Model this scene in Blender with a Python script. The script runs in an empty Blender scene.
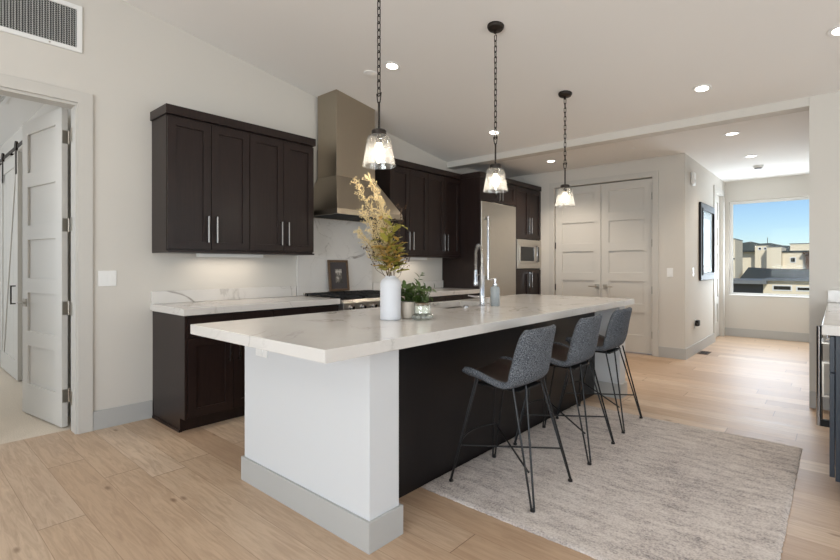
import bpy, bmesh, math, random
from mathutils import Vector, Matrix, Euler
random.seed(7)
R = math.radians
SC = bpy.context.scene
COL = SC.collection

# ------------------------------------------------------------------ camera
cam = bpy.data.cameras.new('camera')
cam.sensor_width = 36.0
cam.sensor_fit = 'HORIZONTAL'
cam.lens = 475.5 / 840 * 36
cam.shift_y = -14.9 / 840
cam.clip_start = 0.05
cam.clip_end = 2000
cam_o = bpy.data.objects.new('camera', cam)
cam_o.location = (0, 0, 1.245)
cam_o.rotation_euler = (R(90), 0, R(41.3))
COL.objects.link(cam_o)
SC.camera = cam_o

# ------------------------------------------------------------------ world, sun, daylight, exposure
SC.view_settings.view_transform = 'Standard'
SC.view_settings.look = 'None'
SC.view_settings.gamma = 1.0
SC.view_settings.use_curve_mapping = False
SC.view_settings.exposure = 0.0

w = bpy.data.worlds.new('sky')
SC.world = w
w.use_nodes = True
nt = w.node_tree
nt.nodes.clear()
wo = nt.nodes.new('ShaderNodeOutputWorld')
bg = nt.nodes.new('ShaderNodeBackground')
sk = nt.nodes.new('ShaderNodeTexSky')
sk.sky_type = 'NISHITA'
sk.sun_disc = False
sk.sun_elevation = R(38)
sk.sun_rotation = R(200)
sk.altitude = 1500
sk.air_density = 1.0
sk.dust_density = 0.8
sk.ozone_density = 4.0
bg.inputs['Strength'].default_value = 0.12
nt.links.new(sk.outputs[0], bg.inputs[0])
nt.links.new(bg.outputs[0], wo.inputs[0])


def lamp(kind, name, loc, rot=(0, 0, 0), energy=10, color=(1, 1, 1), parent=None, **kw):
    d = bpy.data.lights.new(name, kind)
    d.energy = energy
    d.color = color
    for k, v in kw.items():
        setattr(d, k, v)
    o = bpy.data.objects.new(name, d)
    o.location = loc
    o.rotation_euler = rot
    if parent:
        o.parent = parent
    COL.objects.link(o)
    return o


DAY = (0.76, 0.88, 1.0)
FILL = (0.88, 0.95, 1.0)
WARM = (1.0, 0.88, 0.74)
lamp('SUN', 'sun', (0, 0, 30), (R(52), 0, R(24)), 3.1, (1.0, 0.95, 0.86), angle=R(0.6))
# daylight through the tall windows behind the camera and unseen, partly added ones on the living room side
lamp('AREA', 'daylight_back', (0.2, -4.85, 1.65), (R(96), 0, 0), 130, DAY, shape='RECTANGLE', size=4.6, size_y=2.3)
lamp('AREA', 'daylight_side', (4.75, 1.6, 1.65), (R(96), 0, R(90)), 26, DAY, shape='RECTANGLE', size=6.8, size_y=2.3)  # widened over the added side window to brighten the far ceiling
lamp('AREA', 'daylight_hall', (-0.85, 9.885, 1.53), (R(-86), 0, 0), 36, DAY, shape='RECTANGLE', size=1.1, size_y=1.6)
# added fill lamps at the windows, tilted up to brighten the ceilings
lamp('AREA', 'ceiling_fill_back', (0.2, -4.85, 1.0), (R(146), 0, 0), 250, FILL, shape='RECTANGLE', size=4.6, size_y=1.0)
lamp('AREA', 'ceiling_fill_side', (4.75, 1.6, 0.9), (R(146), 0, R(90)), 130, FILL, shape='RECTANGLE', size=6.8, size_y=1.0)
lamp('AREA', 'ceiling_fill_hall', (-0.85, 9.86, 1.0), (R(-118), 0, 0), 13, FILL, shape='RECTANGLE', size=1.0, size_y=0.5)
lamp('AREA', 'bedroom_fill', (-7.2, -1.95, 1.5), (R(95), 0, 0), 46, DAY, shape='RECTANGLE', size=1.6, size_y=1.4)  # added fill for the bedroom, no window stands on this wall

# ------------------------------------------------------------------ materials


def new_mat(name):
    m = bpy.data.materials.new(name)
    m.use_nodes = True
    n = m.node_tree.nodes
    b = n['Principled BSDF']
    return m, n, m.node_tree.links, b


def srgb(r, g, b):
    f = lambda c: (c / 255 / 12.92) if c / 255 <= 0.04045 else ((c / 255 + 0.055) / 1.055) ** 2.4
    return (f(r), f(g), f(b), 1)


def simple(name, col, rough=0.5, metal=0.0, bump=0.0, scale=60, var=0.0, spec=0.5, coat=0.0, stretch=None):
    m, n, l, b = new_mat(name)
    b.inputs['Base Color'].default_value = col
    b.inputs['Roughness'].default_value = rough
    b.inputs['Metallic'].default_value = metal
    b.inputs['Specular IOR Level'].default_value = spec
    b.inputs['Coat Weight'].default_value = coat
    tc = n.new('ShaderNodeTexCoord')
    mp = n.new('ShaderNodeMapping')
    if stretch:
        mp.inputs['Scale'].default_value = stretch
    l.new(tc.outputs['Object'], mp.inputs[0])
    no = n.new('ShaderNodeTexNoise')
    no.inputs['Scale'].default_value = scale
    no.inputs['Detail'].default_value = 4
    l.new(mp.outputs[0], no.inputs['Vector'])
    mx = n.new('ShaderNodeMix')
    mx.data_type = 'RGBA'
    mx.inputs[6].default_value = tuple(c * (1 - var) for c in col[:3]) + (1,)
    mx.inputs[7].default_value = tuple(min(1, c * (1 + var)) for c in col[:3]) + (1,)
    l.new(no.outputs['Fac'], mx.inputs[0])
    l.new(mx.outputs[2], b.inputs['Base Color'])
    if bump:
        bp = n.new('ShaderNodeBump')
        bp.inputs['Strength'].default_value = bump
        bp.inputs['Distance'].default_value = 0.002
        l.new(no.outputs['Fac'], bp.inputs['Height'])
        l.new(bp.outputs[0], b.inputs['Normal'])
    return m


def math_node(n, l, op, a, b=None):
    x = n.new('ShaderNodeMath')
    x.operation = op
    for i, v in enumerate((a, b)):
        if v is None:
            continue
        if isinstance(v, (int, float)):
            x.inputs[i].default_value = v
        else:
            l.new(v, x.inputs[i])
    return x.outputs[0]


def ramp(n, l, fac, stops):
    r = n.new('ShaderNodeValToRGB')
    e = r.color_ramp.elements
    while len(e) < len(stops):
        e.new(0.5)
    for k, (p, c) in zip(e, stops):
        k.position = p
        k.color = c
    l.new(fac, r.inputs[0])
    return r.outputs[0]


def mixc(n, l, fac, a, b, mode='MIX'):
    x = n.new('ShaderNodeMix')
    x.data_type = 'RGBA'
    x.blend_type = mode
    for i, v in ((0, fac), (6, a), (7, b)):
        if isinstance(v, (int, float, tuple)):
            x.inputs[i].default_value = v
        else:
            l.new(v, x.inputs[i])
    return x.outputs[2]


def floor_mat():
    m, n, l, b = new_mat('oak_planks')
    tc = n.new('ShaderNodeTexCoord')
    sp = n.new('ShaderNodeSeparateXYZ')
    l.new(tc.outputs['Object'], sp.inputs[0])
    PW, PL = 0.19, 1.9
    yy = math_node(n, l, 'DIVIDE', math_node(n, l, 'ADD', sp.outputs[1], 20.03), PW)
    row = math_node(n, l, 'FLOOR', yy)
    fy = math_node(n, l, 'FRACT', yy)
    wn = n.new('ShaderNodeTexWhiteNoise')
    wn.noise_dimensions = '1D'
    l.new(row, wn.inputs['W'])
    xx = math_node(n, l, 'ADD', math_node(n, l, 'DIVIDE', math_node(n, l, 'ADD', sp.outputs[0], 20), PL), wn.outputs['Value'])
    colm = math_node(n, l, 'FLOOR', xx)
    fx = math_node(n, l, 'FRACT', xx)
    cb = n.new('ShaderNodeCombineXYZ')
    l.new(row, cb.inputs[0])
    l.new(colm, cb.inputs[1])
    wp = n.new('ShaderNodeTexWhiteNoise')
    wp.noise_dimensions = '2D'
    l.new(cb.outputs[0], wp.inputs['Vector'])
    pv = wp.outputs['Value']
    base = ramp(n, l, pv, [(0.0, srgb(172, 143, 118)), (0.3, srgb(206, 180, 153)), (0.55, srgb(190, 160, 132)), (0.8, srgb(216, 194, 170)), (1.0, srgb(180, 151, 125))])
    # grain, shifted per plank
    gv = n.new('ShaderNodeCombineXYZ')
    l.new(math_node(n, l, 'ADD', math_node(n, l, 'MULTIPLY', sp.outputs[0], 1.6), math_node(n, l, 'MULTIPLY', pv, 37.0)), gv.inputs[0])
    l.new(math_node(n, l, 'MULTIPLY', sp.outputs[1], 16.0), gv.inputs[1])
    l.new(math_node(n, l, 'MULTIPLY', pv, 11.0), gv.inputs[2])
    g1 = n.new('ShaderNodeTexNoise')
    g1.inputs['Scale'].default_value = 2.2
    g1.inputs['Detail'].default_value = 7
    g1.inputs['Roughness'].default_value = 0.62
    g1.inputs['Distortion'].default_value = 1.1
    l.new(gv.outputs[0], g1.inputs['Vector'])
    c = mixc(n, l, math_node(n, l, 'MULTIPLY', ramp(n, l, g1.outputs['Fac'], [(0.36, (1, 1, 1, 1)), (0.6, (0, 0, 0, 1))]), 0.5), base, srgb(150, 118, 91))
    # knots
    kv = n.new('ShaderNodeCombineXYZ')
    l.new(math_node(n, l, 'ADD', math_node(n, l, 'MULTIPLY', sp.outputs[0], 1.0), math_node(n, l, 'MULTIPLY', pv, 9.0)), kv.inputs[0])
    l.new(math_node(n, l, 'MULTIPLY', sp.outputs[1], 2.4), kv.inputs[1])
    vo = n.new('ShaderNodeTexVoronoi')
    vo.voronoi_dimensions = '2D'
    vo.inputs['Scale'].default_value = 1.25
    l.new(kv.outputs[0], vo.inputs['Vector'])
    knot = ramp(n, l, vo.outputs['Distance'], [(0.0, (1, 1, 1, 1)), (0.016, (0.9, 0.9, 0.9, 1)), (0.05, (0, 0, 0, 1))])
    c = mixc(n, l, math_node(n, l, 'MULTIPLY', knot, 0.75), c, srgb(112, 78, 52))
    # pale worn streaks
    big = n.new('ShaderNodeTexNoise')
    big.inputs['Scale'].default_value = 0.9
    l.new(gv.outputs[0], big.inputs['Vector'])
    c = mixc(n, l, math_node(n, l, 'MULTIPLY', big.outputs['Fac'], 0.25), c, srgb(205, 180, 152))
    # seams
    sy = math_node(n, l, 'LESS_THAN', math_node(n, l, 'MULTIPLY', fy, PW), 0.0028)
    sx = math_node(n, l, 'LESS_THAN', math_node(n, l, 'MULTIPLY', fx, PL), 0.004)
    c = mixc(n, l, math_node(n, l, 'MULTIPLY', sy, 0.45), c, srgb(120, 90, 64))
    c = mixc(n, l, math_node(n, l, 'MULTIPLY', sx, 0.75), c, srgb(96, 70, 48))
    l.new(c, b.inputs['Base Color'])
    rr = math_node(n, l, 'ADD', math_node(n, l, 'MULTIPLY', g1.outputs['Fac'], 0.22), 0.36)
    l.new(rr, b.inputs['Roughness'])
    bp = n.new('ShaderNodeBump')
    bp.inputs['Strength'].default_value = 0.12
    bp.inputs['Distance'].default_value = 0.002
    l.new(g1.outputs['Fac'], bp.inputs['Height'])
    l.new(bp.outputs[0], b.inputs['Normal'])
    return m


def quartz_mat():
    m, n, l, b = new_mat('veined_quartz')
    tc = n.new('ShaderNodeTexCoord')
    mp = n.new('ShaderNodeMapping')
    mp.inputs['Rotation'].default_value = (0.5, 0.35, 0.7)
    l.new(tc.outputs['Object'], mp.inputs[0])
    dn = n.new('ShaderNodeTexNoise')
    dn.inputs['Scale'].default_value = 2.4
    dn.inputs['Detail'].default_value = 8
    dn.inputs['Roughness'].default_value = 0.65
    l.new(mp.outputs[0], dn.inputs['Vector'])
    # thin contour lines of a noise field make the veins
    def vein(scale, width, off):
        mm = n.new('ShaderNodeMapping')
        mm.inputs['Location'].default_value = (off, off * 1.7, -off)
        l.new(mp.outputs[0], mm.inputs[0])
        v = n.new('ShaderNodeTexNoise')
        v.inputs['Scale'].default_value = scale
        v.inputs['Detail'].default_value = 6
        v.inputs['Roughness'].default_value = 0.55
        v.inputs['Distortion'].default_value = 0.6
        l.new(mm.outputs[0], v.inputs['Vector'])
        d = math_node(n, l, 'ABSOLUTE', math_node(n, l, 'SUBTRACT', v.outputs['Fac'], 0.5))
        return ramp(n, l, d, [(0.0, (1, 1, 1, 1)), (width * 0.4, (0.55, 0.55, 0.55, 1)), (width, (0, 0, 0, 1))])
    v1 = vein(1.15, 0.012, 3.1)
    v2 = vein(2.1, 0.010, 8.3)
    mk = n.new('ShaderNodeTexNoise')
    mk.inputs['Scale'].default_value = 1.7
    mk.inputs['Detail'].default_value = 3
    l.new(tc.outputs['Object'], mk.inputs['Vector'])
    mask = ramp(n, l, mk.outputs['Fac'], [(0.42, (0, 0, 0, 1)), (0.62, (1, 1, 1, 1))])
    base = mixc(n, l, dn.outputs['Fac'], srgb(207, 202, 196), srgb(224, 220, 215))
    c = mixc(n, l, math_node(n, l, 'MULTIPLY', math_node(n, l, 'MULTIPLY', v1, mask), 0.85), base, srgb(116, 106, 97))
    c = mixc(n, l, math_node(n, l, 'MULTIPLY', math_node(n, l, 'MULTIPLY', v2, mask), 0.45), c, srgb(150, 140, 130))
    l.new(c, b.inputs['Base Color'])
    b.inputs['Roughness'].default_value = 0.16
    b.inputs['Specular IOR Level'].default_value = 0.5
    return m


def rug_mat():
    m, n, l, b = new_mat('distressed_rug')
    tc = n.new('ShaderNodeTexCoord')
    mp = n.new('ShaderNodeMapping')
    mp.inputs['Scale'].default_value = (2.2, 8.0, 1)
    l.new(tc.outputs['Object'], mp.inputs[0])
    a = n.new('ShaderNodeTexNoise')
    a.inputs['Scale'].default_value = 2.6
    a.inputs['Detail'].default_value = 9
    a.inputs['Roughness'].default_value = 0.72
    l.new(mp.outputs[0], a.inputs['Vector'])
    big = n.new('ShaderNodeTexNoise')
    big.inputs['Scale'].default_value = 1.5
    big.inputs['Detail'].default_value = 2
    l.new(tc.outputs['Object'], big.inputs['Vector'])
    fine = n.new('ShaderNodeTexNoise')
    fine.inputs['Scale'].default_value = 110
    fine.inputs['Detail'].default_value = 2
    l.new(tc.outputs['Object'], fine.inputs['Vector'])
    s = math_node(n, l, 'ADD', a.outputs['Fac'], math_node(n, l, 'MULTIPLY', math_node(n, l, 'SUBTRACT', big.outputs['Fac'], 0.5), 0.3))
    s = math_node(n, l, 'ADD', s, math_node(n, l, 'MULTIPLY', math_node(n, l, 'SUBTRACT', fine.outputs['Fac'], 0.5), 0.75))
    c = ramp(n, l, s, [(0.24, srgb(140, 133, 131)), (0.40, srgb(184, 174, 168)), (0.54, srgb(207, 197, 190)), (0.72, srgb(221, 213, 206))])
    l.new(c, b.inputs['Base Color'])
    b.inputs['Roughness'].default_value = 0.95
    b.inputs['Specular IOR Level'].default_value = 0.1
    bp = n.new('ShaderNodeBump')
    bp.inputs['Strength'].default_value = 0.6
    bp.inputs['Distance'].default_value = 0.004
    l.new(fine.outputs['Fac'], bp.inputs['Height'])
    l.new(bp.outputs[0], b.inputs['Normal'])
    return m


def wood_dark(name, c1, c2, rough):
    m, n, l, b = new_mat(name)
    tc = n.new('ShaderNodeTexCoord')
    mp = n.new('ShaderNodeMapping')
    mp.inputs['Scale'].default_value = (14, 14, 1.2)
    l.new(tc.outputs['Object'], mp.inputs[0])
    a = n.new('ShaderNodeTexNoise')
    a.inputs['Scale'].default_value = 4
    a.inputs['Detail'].default_value = 6
    l.new(mp.outputs[0], a.inputs['Vector'])
    l.new(ramp(n, l, a.outputs['Fac'], [(0.3, c1), (0.7, c2)]), b.inputs['Base Color'])
    b.inputs['Roughness'].default_value = rough
    b.inputs['Specular IOR Level'].default_value = 0.32
    return m


def steel_mat(name, col, rough, stretch):
    m, n, l, b = new_mat(name)
    tc = n.new('ShaderNodeTexCoord')
    mp = n.new('ShaderNodeMapping')
    mp.inputs['Scale'].default_value = stretch
    l.new(tc.outputs['Object'], mp.inputs[0])
    a = n.new('ShaderNodeTexNoise')
    a.inputs['Scale'].default_value = 30
    a.inputs['Detail'].default_value = 3
    l.new(mp.outputs[0], a.inputs['Vector'])
    b.inputs['Metallic'].default_value = 1
    l.new(mixc(n, l, a.outputs['Fac'], tuple(c * .9 for c in col[:3]) + (1,), col), b.inputs['Base Color'])
    l.new(math_node(n, l, 'ADD', math_node(n, l, 'MULTIPLY', a.outputs['Fac'], 0.12), rough - 0.06), b.inputs['Roughness'])
    return m


def tweed_mat():
    m, n, l, b = new_mat('grey_tweed')
    tc = n.new('ShaderNodeTexCoord')
    a = n.new('ShaderNodeTexNoise')
    a.inputs['Scale'].default_value = 240
    a.inputs['Detail'].default_value = 3
    a.inputs['Roughness'].default_value = 0.8
    l.new(tc.outputs['Object'], a.inputs['Vector'])
    l.new(ramp(n, l, a.outputs['Fac'], [(0.40, srgb(38, 41, 47)), (0.5, srgb(80, 84, 90)), (0.62, srgb(150, 152, 156))]), b.inputs['Base Color'])
    b.inputs['Roughness'].default_value = 0.9
    b.inputs['Specular IOR Level'].default_value = 0.15
    bp = n.new('ShaderNodeBump')
    bp.inputs['Strength'].default_value = 0.5
    bp.inputs['Distance'].default_value = 0.002
    l.new(a.outputs['Fac'], bp.inputs['Height'])
    l.new(bp.outputs[0], b.inputs['Normal'])
    return m


def glass_mat(name, clear, white, gloss=0.12, tint=(1, 1, 1, 1), rough=0.03, bump=0.0, bscale=40):
    """clear pane: mostly transmits, some gloss, a little milky scatter"""
    m, n, l, b = new_mat(name)
    n.remove(b)
    out = [x for x in n if x.type == 'OUTPUT_MATERIAL'][0]
    tr = n.new('ShaderNodeBsdfTransparent')
    tr.inputs[0].default_value = tint
    gl = n.new('ShaderNodeBsdfGlossy')
    gl.inputs['Roughness'].default_value = rough
    df = n.new('ShaderNodeBsdfTranslucent')
    df.inputs[0].default_value = (0.9, 0.9, 0.88, 1)
    m1 = n.new('ShaderNodeMixShader')
    m1.inputs[0].default_value = white
    l.new(tr.outputs[0], m1.inputs[1])
    l.new(df.outputs[0], m1.inputs[2])
    lw = n.new('ShaderNodeLayerWeight')
    lw.inputs[0].default_value = 0.35
    f = math_node(n, l, 'ADD', math_node(n, l, 'MULTIPLY', lw.outputs['Facing'], gloss * 2.5), gloss * 0.4)
    m2 = n.new('ShaderNodeMixShader')
    l.new(f, m2.inputs[0])
    l.new(m1.outputs[0], m2.inputs[1])
    l.new(gl.outputs[0], m2.inputs[2])
    l.new(m2.outputs[0], out.inputs[0])
    if bump:
        tc = n.new('ShaderNodeTexCoord')
        no = n.new('ShaderNodeTexNoise')
        no.inputs['Scale'].default_value = bscale
        l.new(tc.outputs['Object'], no.inputs['Vector'])
        bp = n.new('ShaderNodeBump')
        bp.inputs['Strength'].default_value = bump
        bp.inputs['Distance'].default_value = 0.004
        l.new(no.outputs['Fac'], bp.inputs['Height'])
        l.new(bp.outputs[0], gl.inputs['Normal'])
        l.new(bp.outputs[0], df.inputs['Normal'])
    return m


def emit_mat(name, col, strength):
    m, n, l, b = new_mat(name)
    b.inputs['Base Color'].default_value = col
    b.inputs['Emission Color'].default_value = col
    b.inputs['Emission Strength'].default_value = strength
    return m


def photo_mat(name, stops, scale, axis_scale=(1, 1, 1)):
    m, n, l, b = new_mat(name)
    tc = n.new('ShaderNodeTexCoord')
    mp = n.new('ShaderNodeMapping')
    mp.inputs['Scale'].default_value = axis_scale
    l.new(tc.outputs['Object'], mp.inputs[0])
    a = n.new('ShaderNodeTexNoise')
    a.inputs['Scale'].default_value = scale
    a.inputs['Detail'].default_value = 5
    l.new(mp.outputs[0], a.inputs['Vector'])
    l.new(ramp(n, l, a.outputs['Fac'], stops), b.inputs['Base Color'])
    b.inputs['Roughness'].default_value = 0.35
    return m


M = {
    'wall': simple('wall_paint', srgb(208, 203, 195), 0.85, bump=0.08, scale=220, var=0.01, spec=0.2),
    'ceil': simple('ceiling_paint', srgb(234, 231, 227), 0.9, bump=0.06, scale=200, var=0.01, spec=0.2),
    'trim': simple('trim_paint', srgb(198, 194, 187), 0.45, var=0.01, spec=0.35),
    'island': simple('island_paint_daylit', srgb(212, 213, 214), 0.6, bump=0.06, scale=220, var=0.01, spec=0.3),  # wall paint copy for the island, cool daylight cast put into its colour
    'base': simple('baseboard_paint', srgb(180, 179, 176), 0.45, var=0.01, spec=0.35),
    'door': simple('door_paint', srgb(204, 200, 193), 0.45, var=0.01, spec=0.35),
    'white': simple('white_plastic', srgb(232, 231, 228), 0.4, var=0.01),
    'floor': floor_mat(),
    'carpet': simple('carpet_pile', srgb(218, 205, 188), 0.95, bump=0.9, scale=120, var=0.25, spec=0.05),
    'quartz': quartz_mat(),
    'rug': rug_mat(),
    'cab': wood_dark('espresso_wood', srgb(32, 22, 20), srgb(41, 29, 26), 0.33),
    'cab_shaded': wood_dark('espresso_wood_shaded', srgb(22, 18, 18), srgb(27, 22, 22), 0.36),  # same espresso wood, darker: the island side's dimness is put into the colour
    'cab_in': simple('cabinet_shadow_gap', srgb(24, 19, 18), 0.6),
    'navy': simple('dark_blue_paint', srgb(22, 32, 44), 0.4),
    'steel': steel_mat('brushed_steel', srgb(208, 203, 195), 0.30, (0.4, 0.4, 18)),
    'steel_v': steel_mat('brushed_steel_hood', srgb(178, 168, 152), 0.30, (12, 12, 0.4)),
    'sinksteel': steel_mat('sink_steel', srgb(128, 118, 108), 0.4, (1, 1, 1)),
    'chrome': simple('chrome', srgb(186, 186, 188), 0.16, 1.0),
    'nickel': simple('brushed_nickel', srgb(176, 170, 160), 0.3, 1.0),
    'black': simple('black_metal', srgb(30, 29, 29), 0.42, 0.3),
    'iron': simple('cast_iron', srgb(26, 26, 27), 0.6, 0.0, bump=0.3, scale=200),
    'blackgl': simple('black_glass', srgb(22, 23, 25), 0.06),
    'bronze': simple('dark_bronze', srgb(48, 41, 36), 0.4, 0.6),
    'tweed': tweed_mat(),
    'leather': simple('dark_brown_leather', srgb(58, 45, 39), 0.5, bump=0.2, scale=150, var=0.15),
    'vase': simple('matte_white_ceramic', srgb(208, 208, 211), 0.55, bump=0.25, scale=90, var=0.02, stretch=(1, 1, 0.1)),
    'pot': simple('beige_ceramic', srgb(188, 176, 162), 0.6, bump=0.2, scale=60, var=0.05),
    'soil': simple('dark_soil', srgb(46, 36, 28), 0.95, bump=0.8, scale=80, var=0.3),
    'straw': simple('dried_straw', srgb(206, 186, 142), 0.8, var=0.22, scale=40),
    'twig': simple('brown_twig', srgb(84, 62, 40), 0.8, var=0.2, scale=60),
    'leaf_g': simple('dark_green_leaf', srgb(72, 92, 40), 0.5, var=0.3, scale=25),
    'leaf_y': simple('olive_leaf', srgb(158, 152, 66), 0.5, var=0.25, scale=14),
    'leaf_o': simple('golden_leaf', srgb(204, 166, 90), 0.55, var=0.25, scale=14),
    'glass': glass_mat('window_glass', 1, 0.0, 0.012, (0.97, 0.985, 0.98, 1), 0.0),
    'shade': glass_mat('seeded_glass', 1, 0.045, 0.13, (0.97, 0.97, 0.96, 1), 0.08, 0.3, 70),
    'jar': glass_mat('pressed_glass', 1, 0.12, 0.13, (0.93, 0.95, 0.93, 1), 0.05, 0.8, 45),
    'footglass': glass_mat('grey_green_glass', 1, 0.35, 0.3, (0.72, 0.76, 0.71, 1), 0.06, 0.4, 60),
    'wax': simple('ivory_wax', srgb(232, 228, 216), 0.5),
    'brownwax': simple('wooden_lid', srgb(122, 98, 74), 0.6, var=0.2),
    'soap': simple('grey_glass_bottle', srgb(150, 156, 158), 0.25, var=0.05),
    'bulb': emit_mat('lit_bulb', (1.0, 0.88, 0.72, 1), 11.0),
    'led': emit_mat('lit_downlight', (1.0, 0.93, 0.82, 1), 9.0),
    'mat': simple('dark_mat_board', srgb(72, 66, 66), 0.8),
    'matw': simple('pale_mat_board', srgb(186, 190, 195), 0.8),
    'frameb': simple('black_frame', srgb(30, 28, 28), 0.55, spec=0.3),
    'framewood': simple('bronze_frame', srgb(98, 76, 56), 0.4, 0.2, var=0.2, scale=30),
    'photo': photo_mat('monochrome_photo', [(0.35, srgb(50, 47, 44)), (0.5, srgb(120, 114, 106)), (0.62, srgb(206, 200, 190))], 16),
    'art': photo_mat('pale_print', [(0.35, srgb(140, 146, 152)), (0.55, srgb(166, 172, 178)), (0.7, srgb(188, 192, 194))], 4),
    'stucco': simple('cream_stucco', srgb(238, 224, 198), 0.9, var=0.05, scale=3),
    'roof': simple('dark_roof', srgb(62, 66, 66), 0.8, var=0.12, scale=2),
    'roofm': simple('metal_roof', srgb(120, 122, 122), 0.5, var=0.08, scale=3),
    'brown': simple('brown_cladding', srgb(92, 70, 56), 0.8, var=0.1, scale=2),
    'stone': simple('grey_stone', srgb(98, 96, 94), 0.9, var=0.2, scale=3),
    'hills': simple('hill_scrub', srgb(78, 84, 80), 1.0, var=0.2, scale=0.1),
    'earth': simple('dry_grass', srgb(150, 138, 108), 1.0, var=0.15, scale=0.3),
    'grille': simple('grille_white', srgb(196, 196, 192), 0.5),
    'ductdark': simple('duct_dark', srgb(58, 60, 60), 0.8),
}

# ------------------------------------------------------------------ mesh helpers


def BM():
    return bmesh.new()


def box(bm, x0, x1, y0, y1, z0, z1, mtx=None):
    vs = [Vector((x, y, z)) for x in (x0, x1) for y in (y0, y1) for z in (z0, z1)]
    if mtx is not None:
        vs = [mtx @ v for v in vs]
    v = [bm.verts.new(p) for p in vs]
    for f in ((0, 1, 3, 2), (4, 6, 7, 5), (0, 4, 5, 1), (2, 3, 7, 6), (0, 2, 6, 4), (1, 5, 7, 3)):
        bm.faces.new([v[i] for i in f])
    return bm


def prism(bm, pts, vec):
    """polygon pts (3D) extruded along vec"""
    vec = Vector(vec)
    a = [bm.verts.new(Vector(p)) for p in pts]
    b = [bm.verts.new(Vector(p) + vec) for p in pts]
    n = len(pts)
    bm.faces.new(a)
    bm.faces.new(b[::-1])
    for i in range(n):
        bm.faces.new((a[i], b[i], b[(i + 1) % n], a[(i + 1) % n]))
    return bm


def lathe(bm, prof, seg=32, c=(0, 0, 0), ang0=0.0):
    """prof: list of (r, z); r=0 ends close"""
    c = Vector(c)
    rings = []
    for r, z in prof:
        if r < 1e-6:
            rings.append([bm.verts.new(c + Vector((0, 0, z)))])
        else:
            rings.append([bm.verts.new(c + Vector((r * math.cos(ang0 + 2 * math.pi * i / seg), r * math.sin(ang0 + 2 * math.pi * i / seg), z))) for i in range(seg)])
    for A, B in zip(rings, rings[1:]):
        for i in range(seg):
            j = (i + 1) % seg
            if len(A) == 1 and len(B) == 1:
                continue
            if len(A) == 1:
                bm.faces.new((A[0], B[i], B[j]))
            elif len(B) == 1:
                bm.faces.new((A[i], B[0], A[j]))
            else:
                bm.faces.new((A[i], B[i], B[j], A[j]))
    return bm


def tube(bm, path, r, seg=8, closed=False, ang0=0.0, caps=True, up=None):
    P = [Vector(p) for p in path]
    n = len(P)
    rs = r if isinstance(r, (list, tuple)) else [r] * n
    T = []
    for i in range(n):
        a = P[(i - 1) % n] if (closed or i > 0) else P[i]
        b = P[(i + 1) % n] if (closed or i < n - 1) else P[i]
        d1 = (P[i] - a)
        d2 = (b - P[i])
        d1 = d1.normalized() if d1.length > 1e-9 else d2.normalized()
        d2 = d2.normalized() if d2.length > 1e-9 else d1
        t = (d1 + d2)
        t = t.normalized() if t.length > 1e-6 else d2
        T.append((t, d1, d2))
    ref = Vector(up) if up else (Vector((0, 0, 1)) if abs(T[0][1].z) < 0.9 else Vector((1, 0, 0)))
    N = (ref - T[0][1] * ref.dot(T[0][1])).normalized()
    rings = []
    for i in range(n):
        t, d1, d2 = T[i]
        if i > 0:
            q = T[i - 1][2].rotation_difference(T[i][2]) if False else T[i - 1][0].rotation_difference(t)
            N = q @ N
            N = (N - t * N.dot(t)).normalized()
        B = t.cross(N)
        cosh = max(0.3, t.dot(d2))
        bend = (d2 - d1)
        bend = bend - t * bend.dot(t)
        k = bend.normalized() if bend.length > 1e-5 else None
        ring = []
        for j in range(seg):
            an = ang0 + 2 * math.pi * j / seg
            o = (N * math.cos(an) + B * math.sin(an)) * rs[i]
            if k is not None:
                o += k * (o.dot(k)) * (1 / cosh - 1)
            ring.append(bm.verts.new(P[i] + o))
        rings.append(ring)
    m = n if closed else n - 1
    for i in range(m):
        A, Bq = rings[i], rings[(i + 1) % n]
        for j in range(seg):
            jj = (j + 1) % seg
            bm.faces.new((A[j], A[jj], Bq[jj], Bq[j]))
    if caps and not closed:
        bm.faces.new(rings[0][::-1])
        bm.faces.new(rings[-1])
    return bm


def frame_mtx(o, u, n):
    """local (a,b,c) -> o + a*u + b*n + c*z"""
    u, n = Vector(u).normalized(), Vector(n).normalized()
    m = Matrix.Identity(4)
    for i in range(3):
        m[i][0], m[i][1], m[i][2], m[i][3] = u[i], n[i], (0, 0, 1)[i], Vector(o)[i]
    return m


def relief(bm, us, zs, depth, t, mtx):
    """board with back at b=0 and front at b=t minus depth(i,j) per cell; one watertight mesh"""
    nu, nz = len(us) - 1, len(zs) - 1
    V = {}

    def v(a, b, c):
        k = (round(a, 5), round(b, 5), round(c, 5))
        if k not in V:
            V[k] = bm.verts.new(mtx @ Vector((a, b, c)))
        return V[k]
    H = [[t - depth(i, j) for j in range(nz)] for i in range(nu)]

    def q(*p):
        try:
            bm.faces.new([v(*x) for x in p])
        except ValueError:
            pass
    for i in range(nu):
        for j in range(nz):
            a0, a1, c0, c1, h = us[i], us[i + 1], zs[j], zs[j + 1], H[i][j]
            q((a0, h, c0), (a1, h, c0), (a1, h, c1), (a0, h, c1))
            q((a0, 0, c0), (a0, 0, c1), (a1, 0, c1), (a1, 0, c0))
            for (ii, jj, e0, e1) in ((i - 1, j, (a0, c0), (a0, c1)), (i + 1, j, (a1, c0), (a1, c1)), (i, j - 1, (a0, c0), (a1, c0)), (i, j + 1, (a0, c1), (a1, c1))):
                hn = H[ii][jj] if 0 <= ii < nu and 0 <= jj < nz else 0
                if hn < h:
                    q((e0[0], hn, e0[1]), (e1[0], hn, e1[1]), (e1[0], h, e1[1]), (e0[0], h, e0[1]))
    return bm


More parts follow.
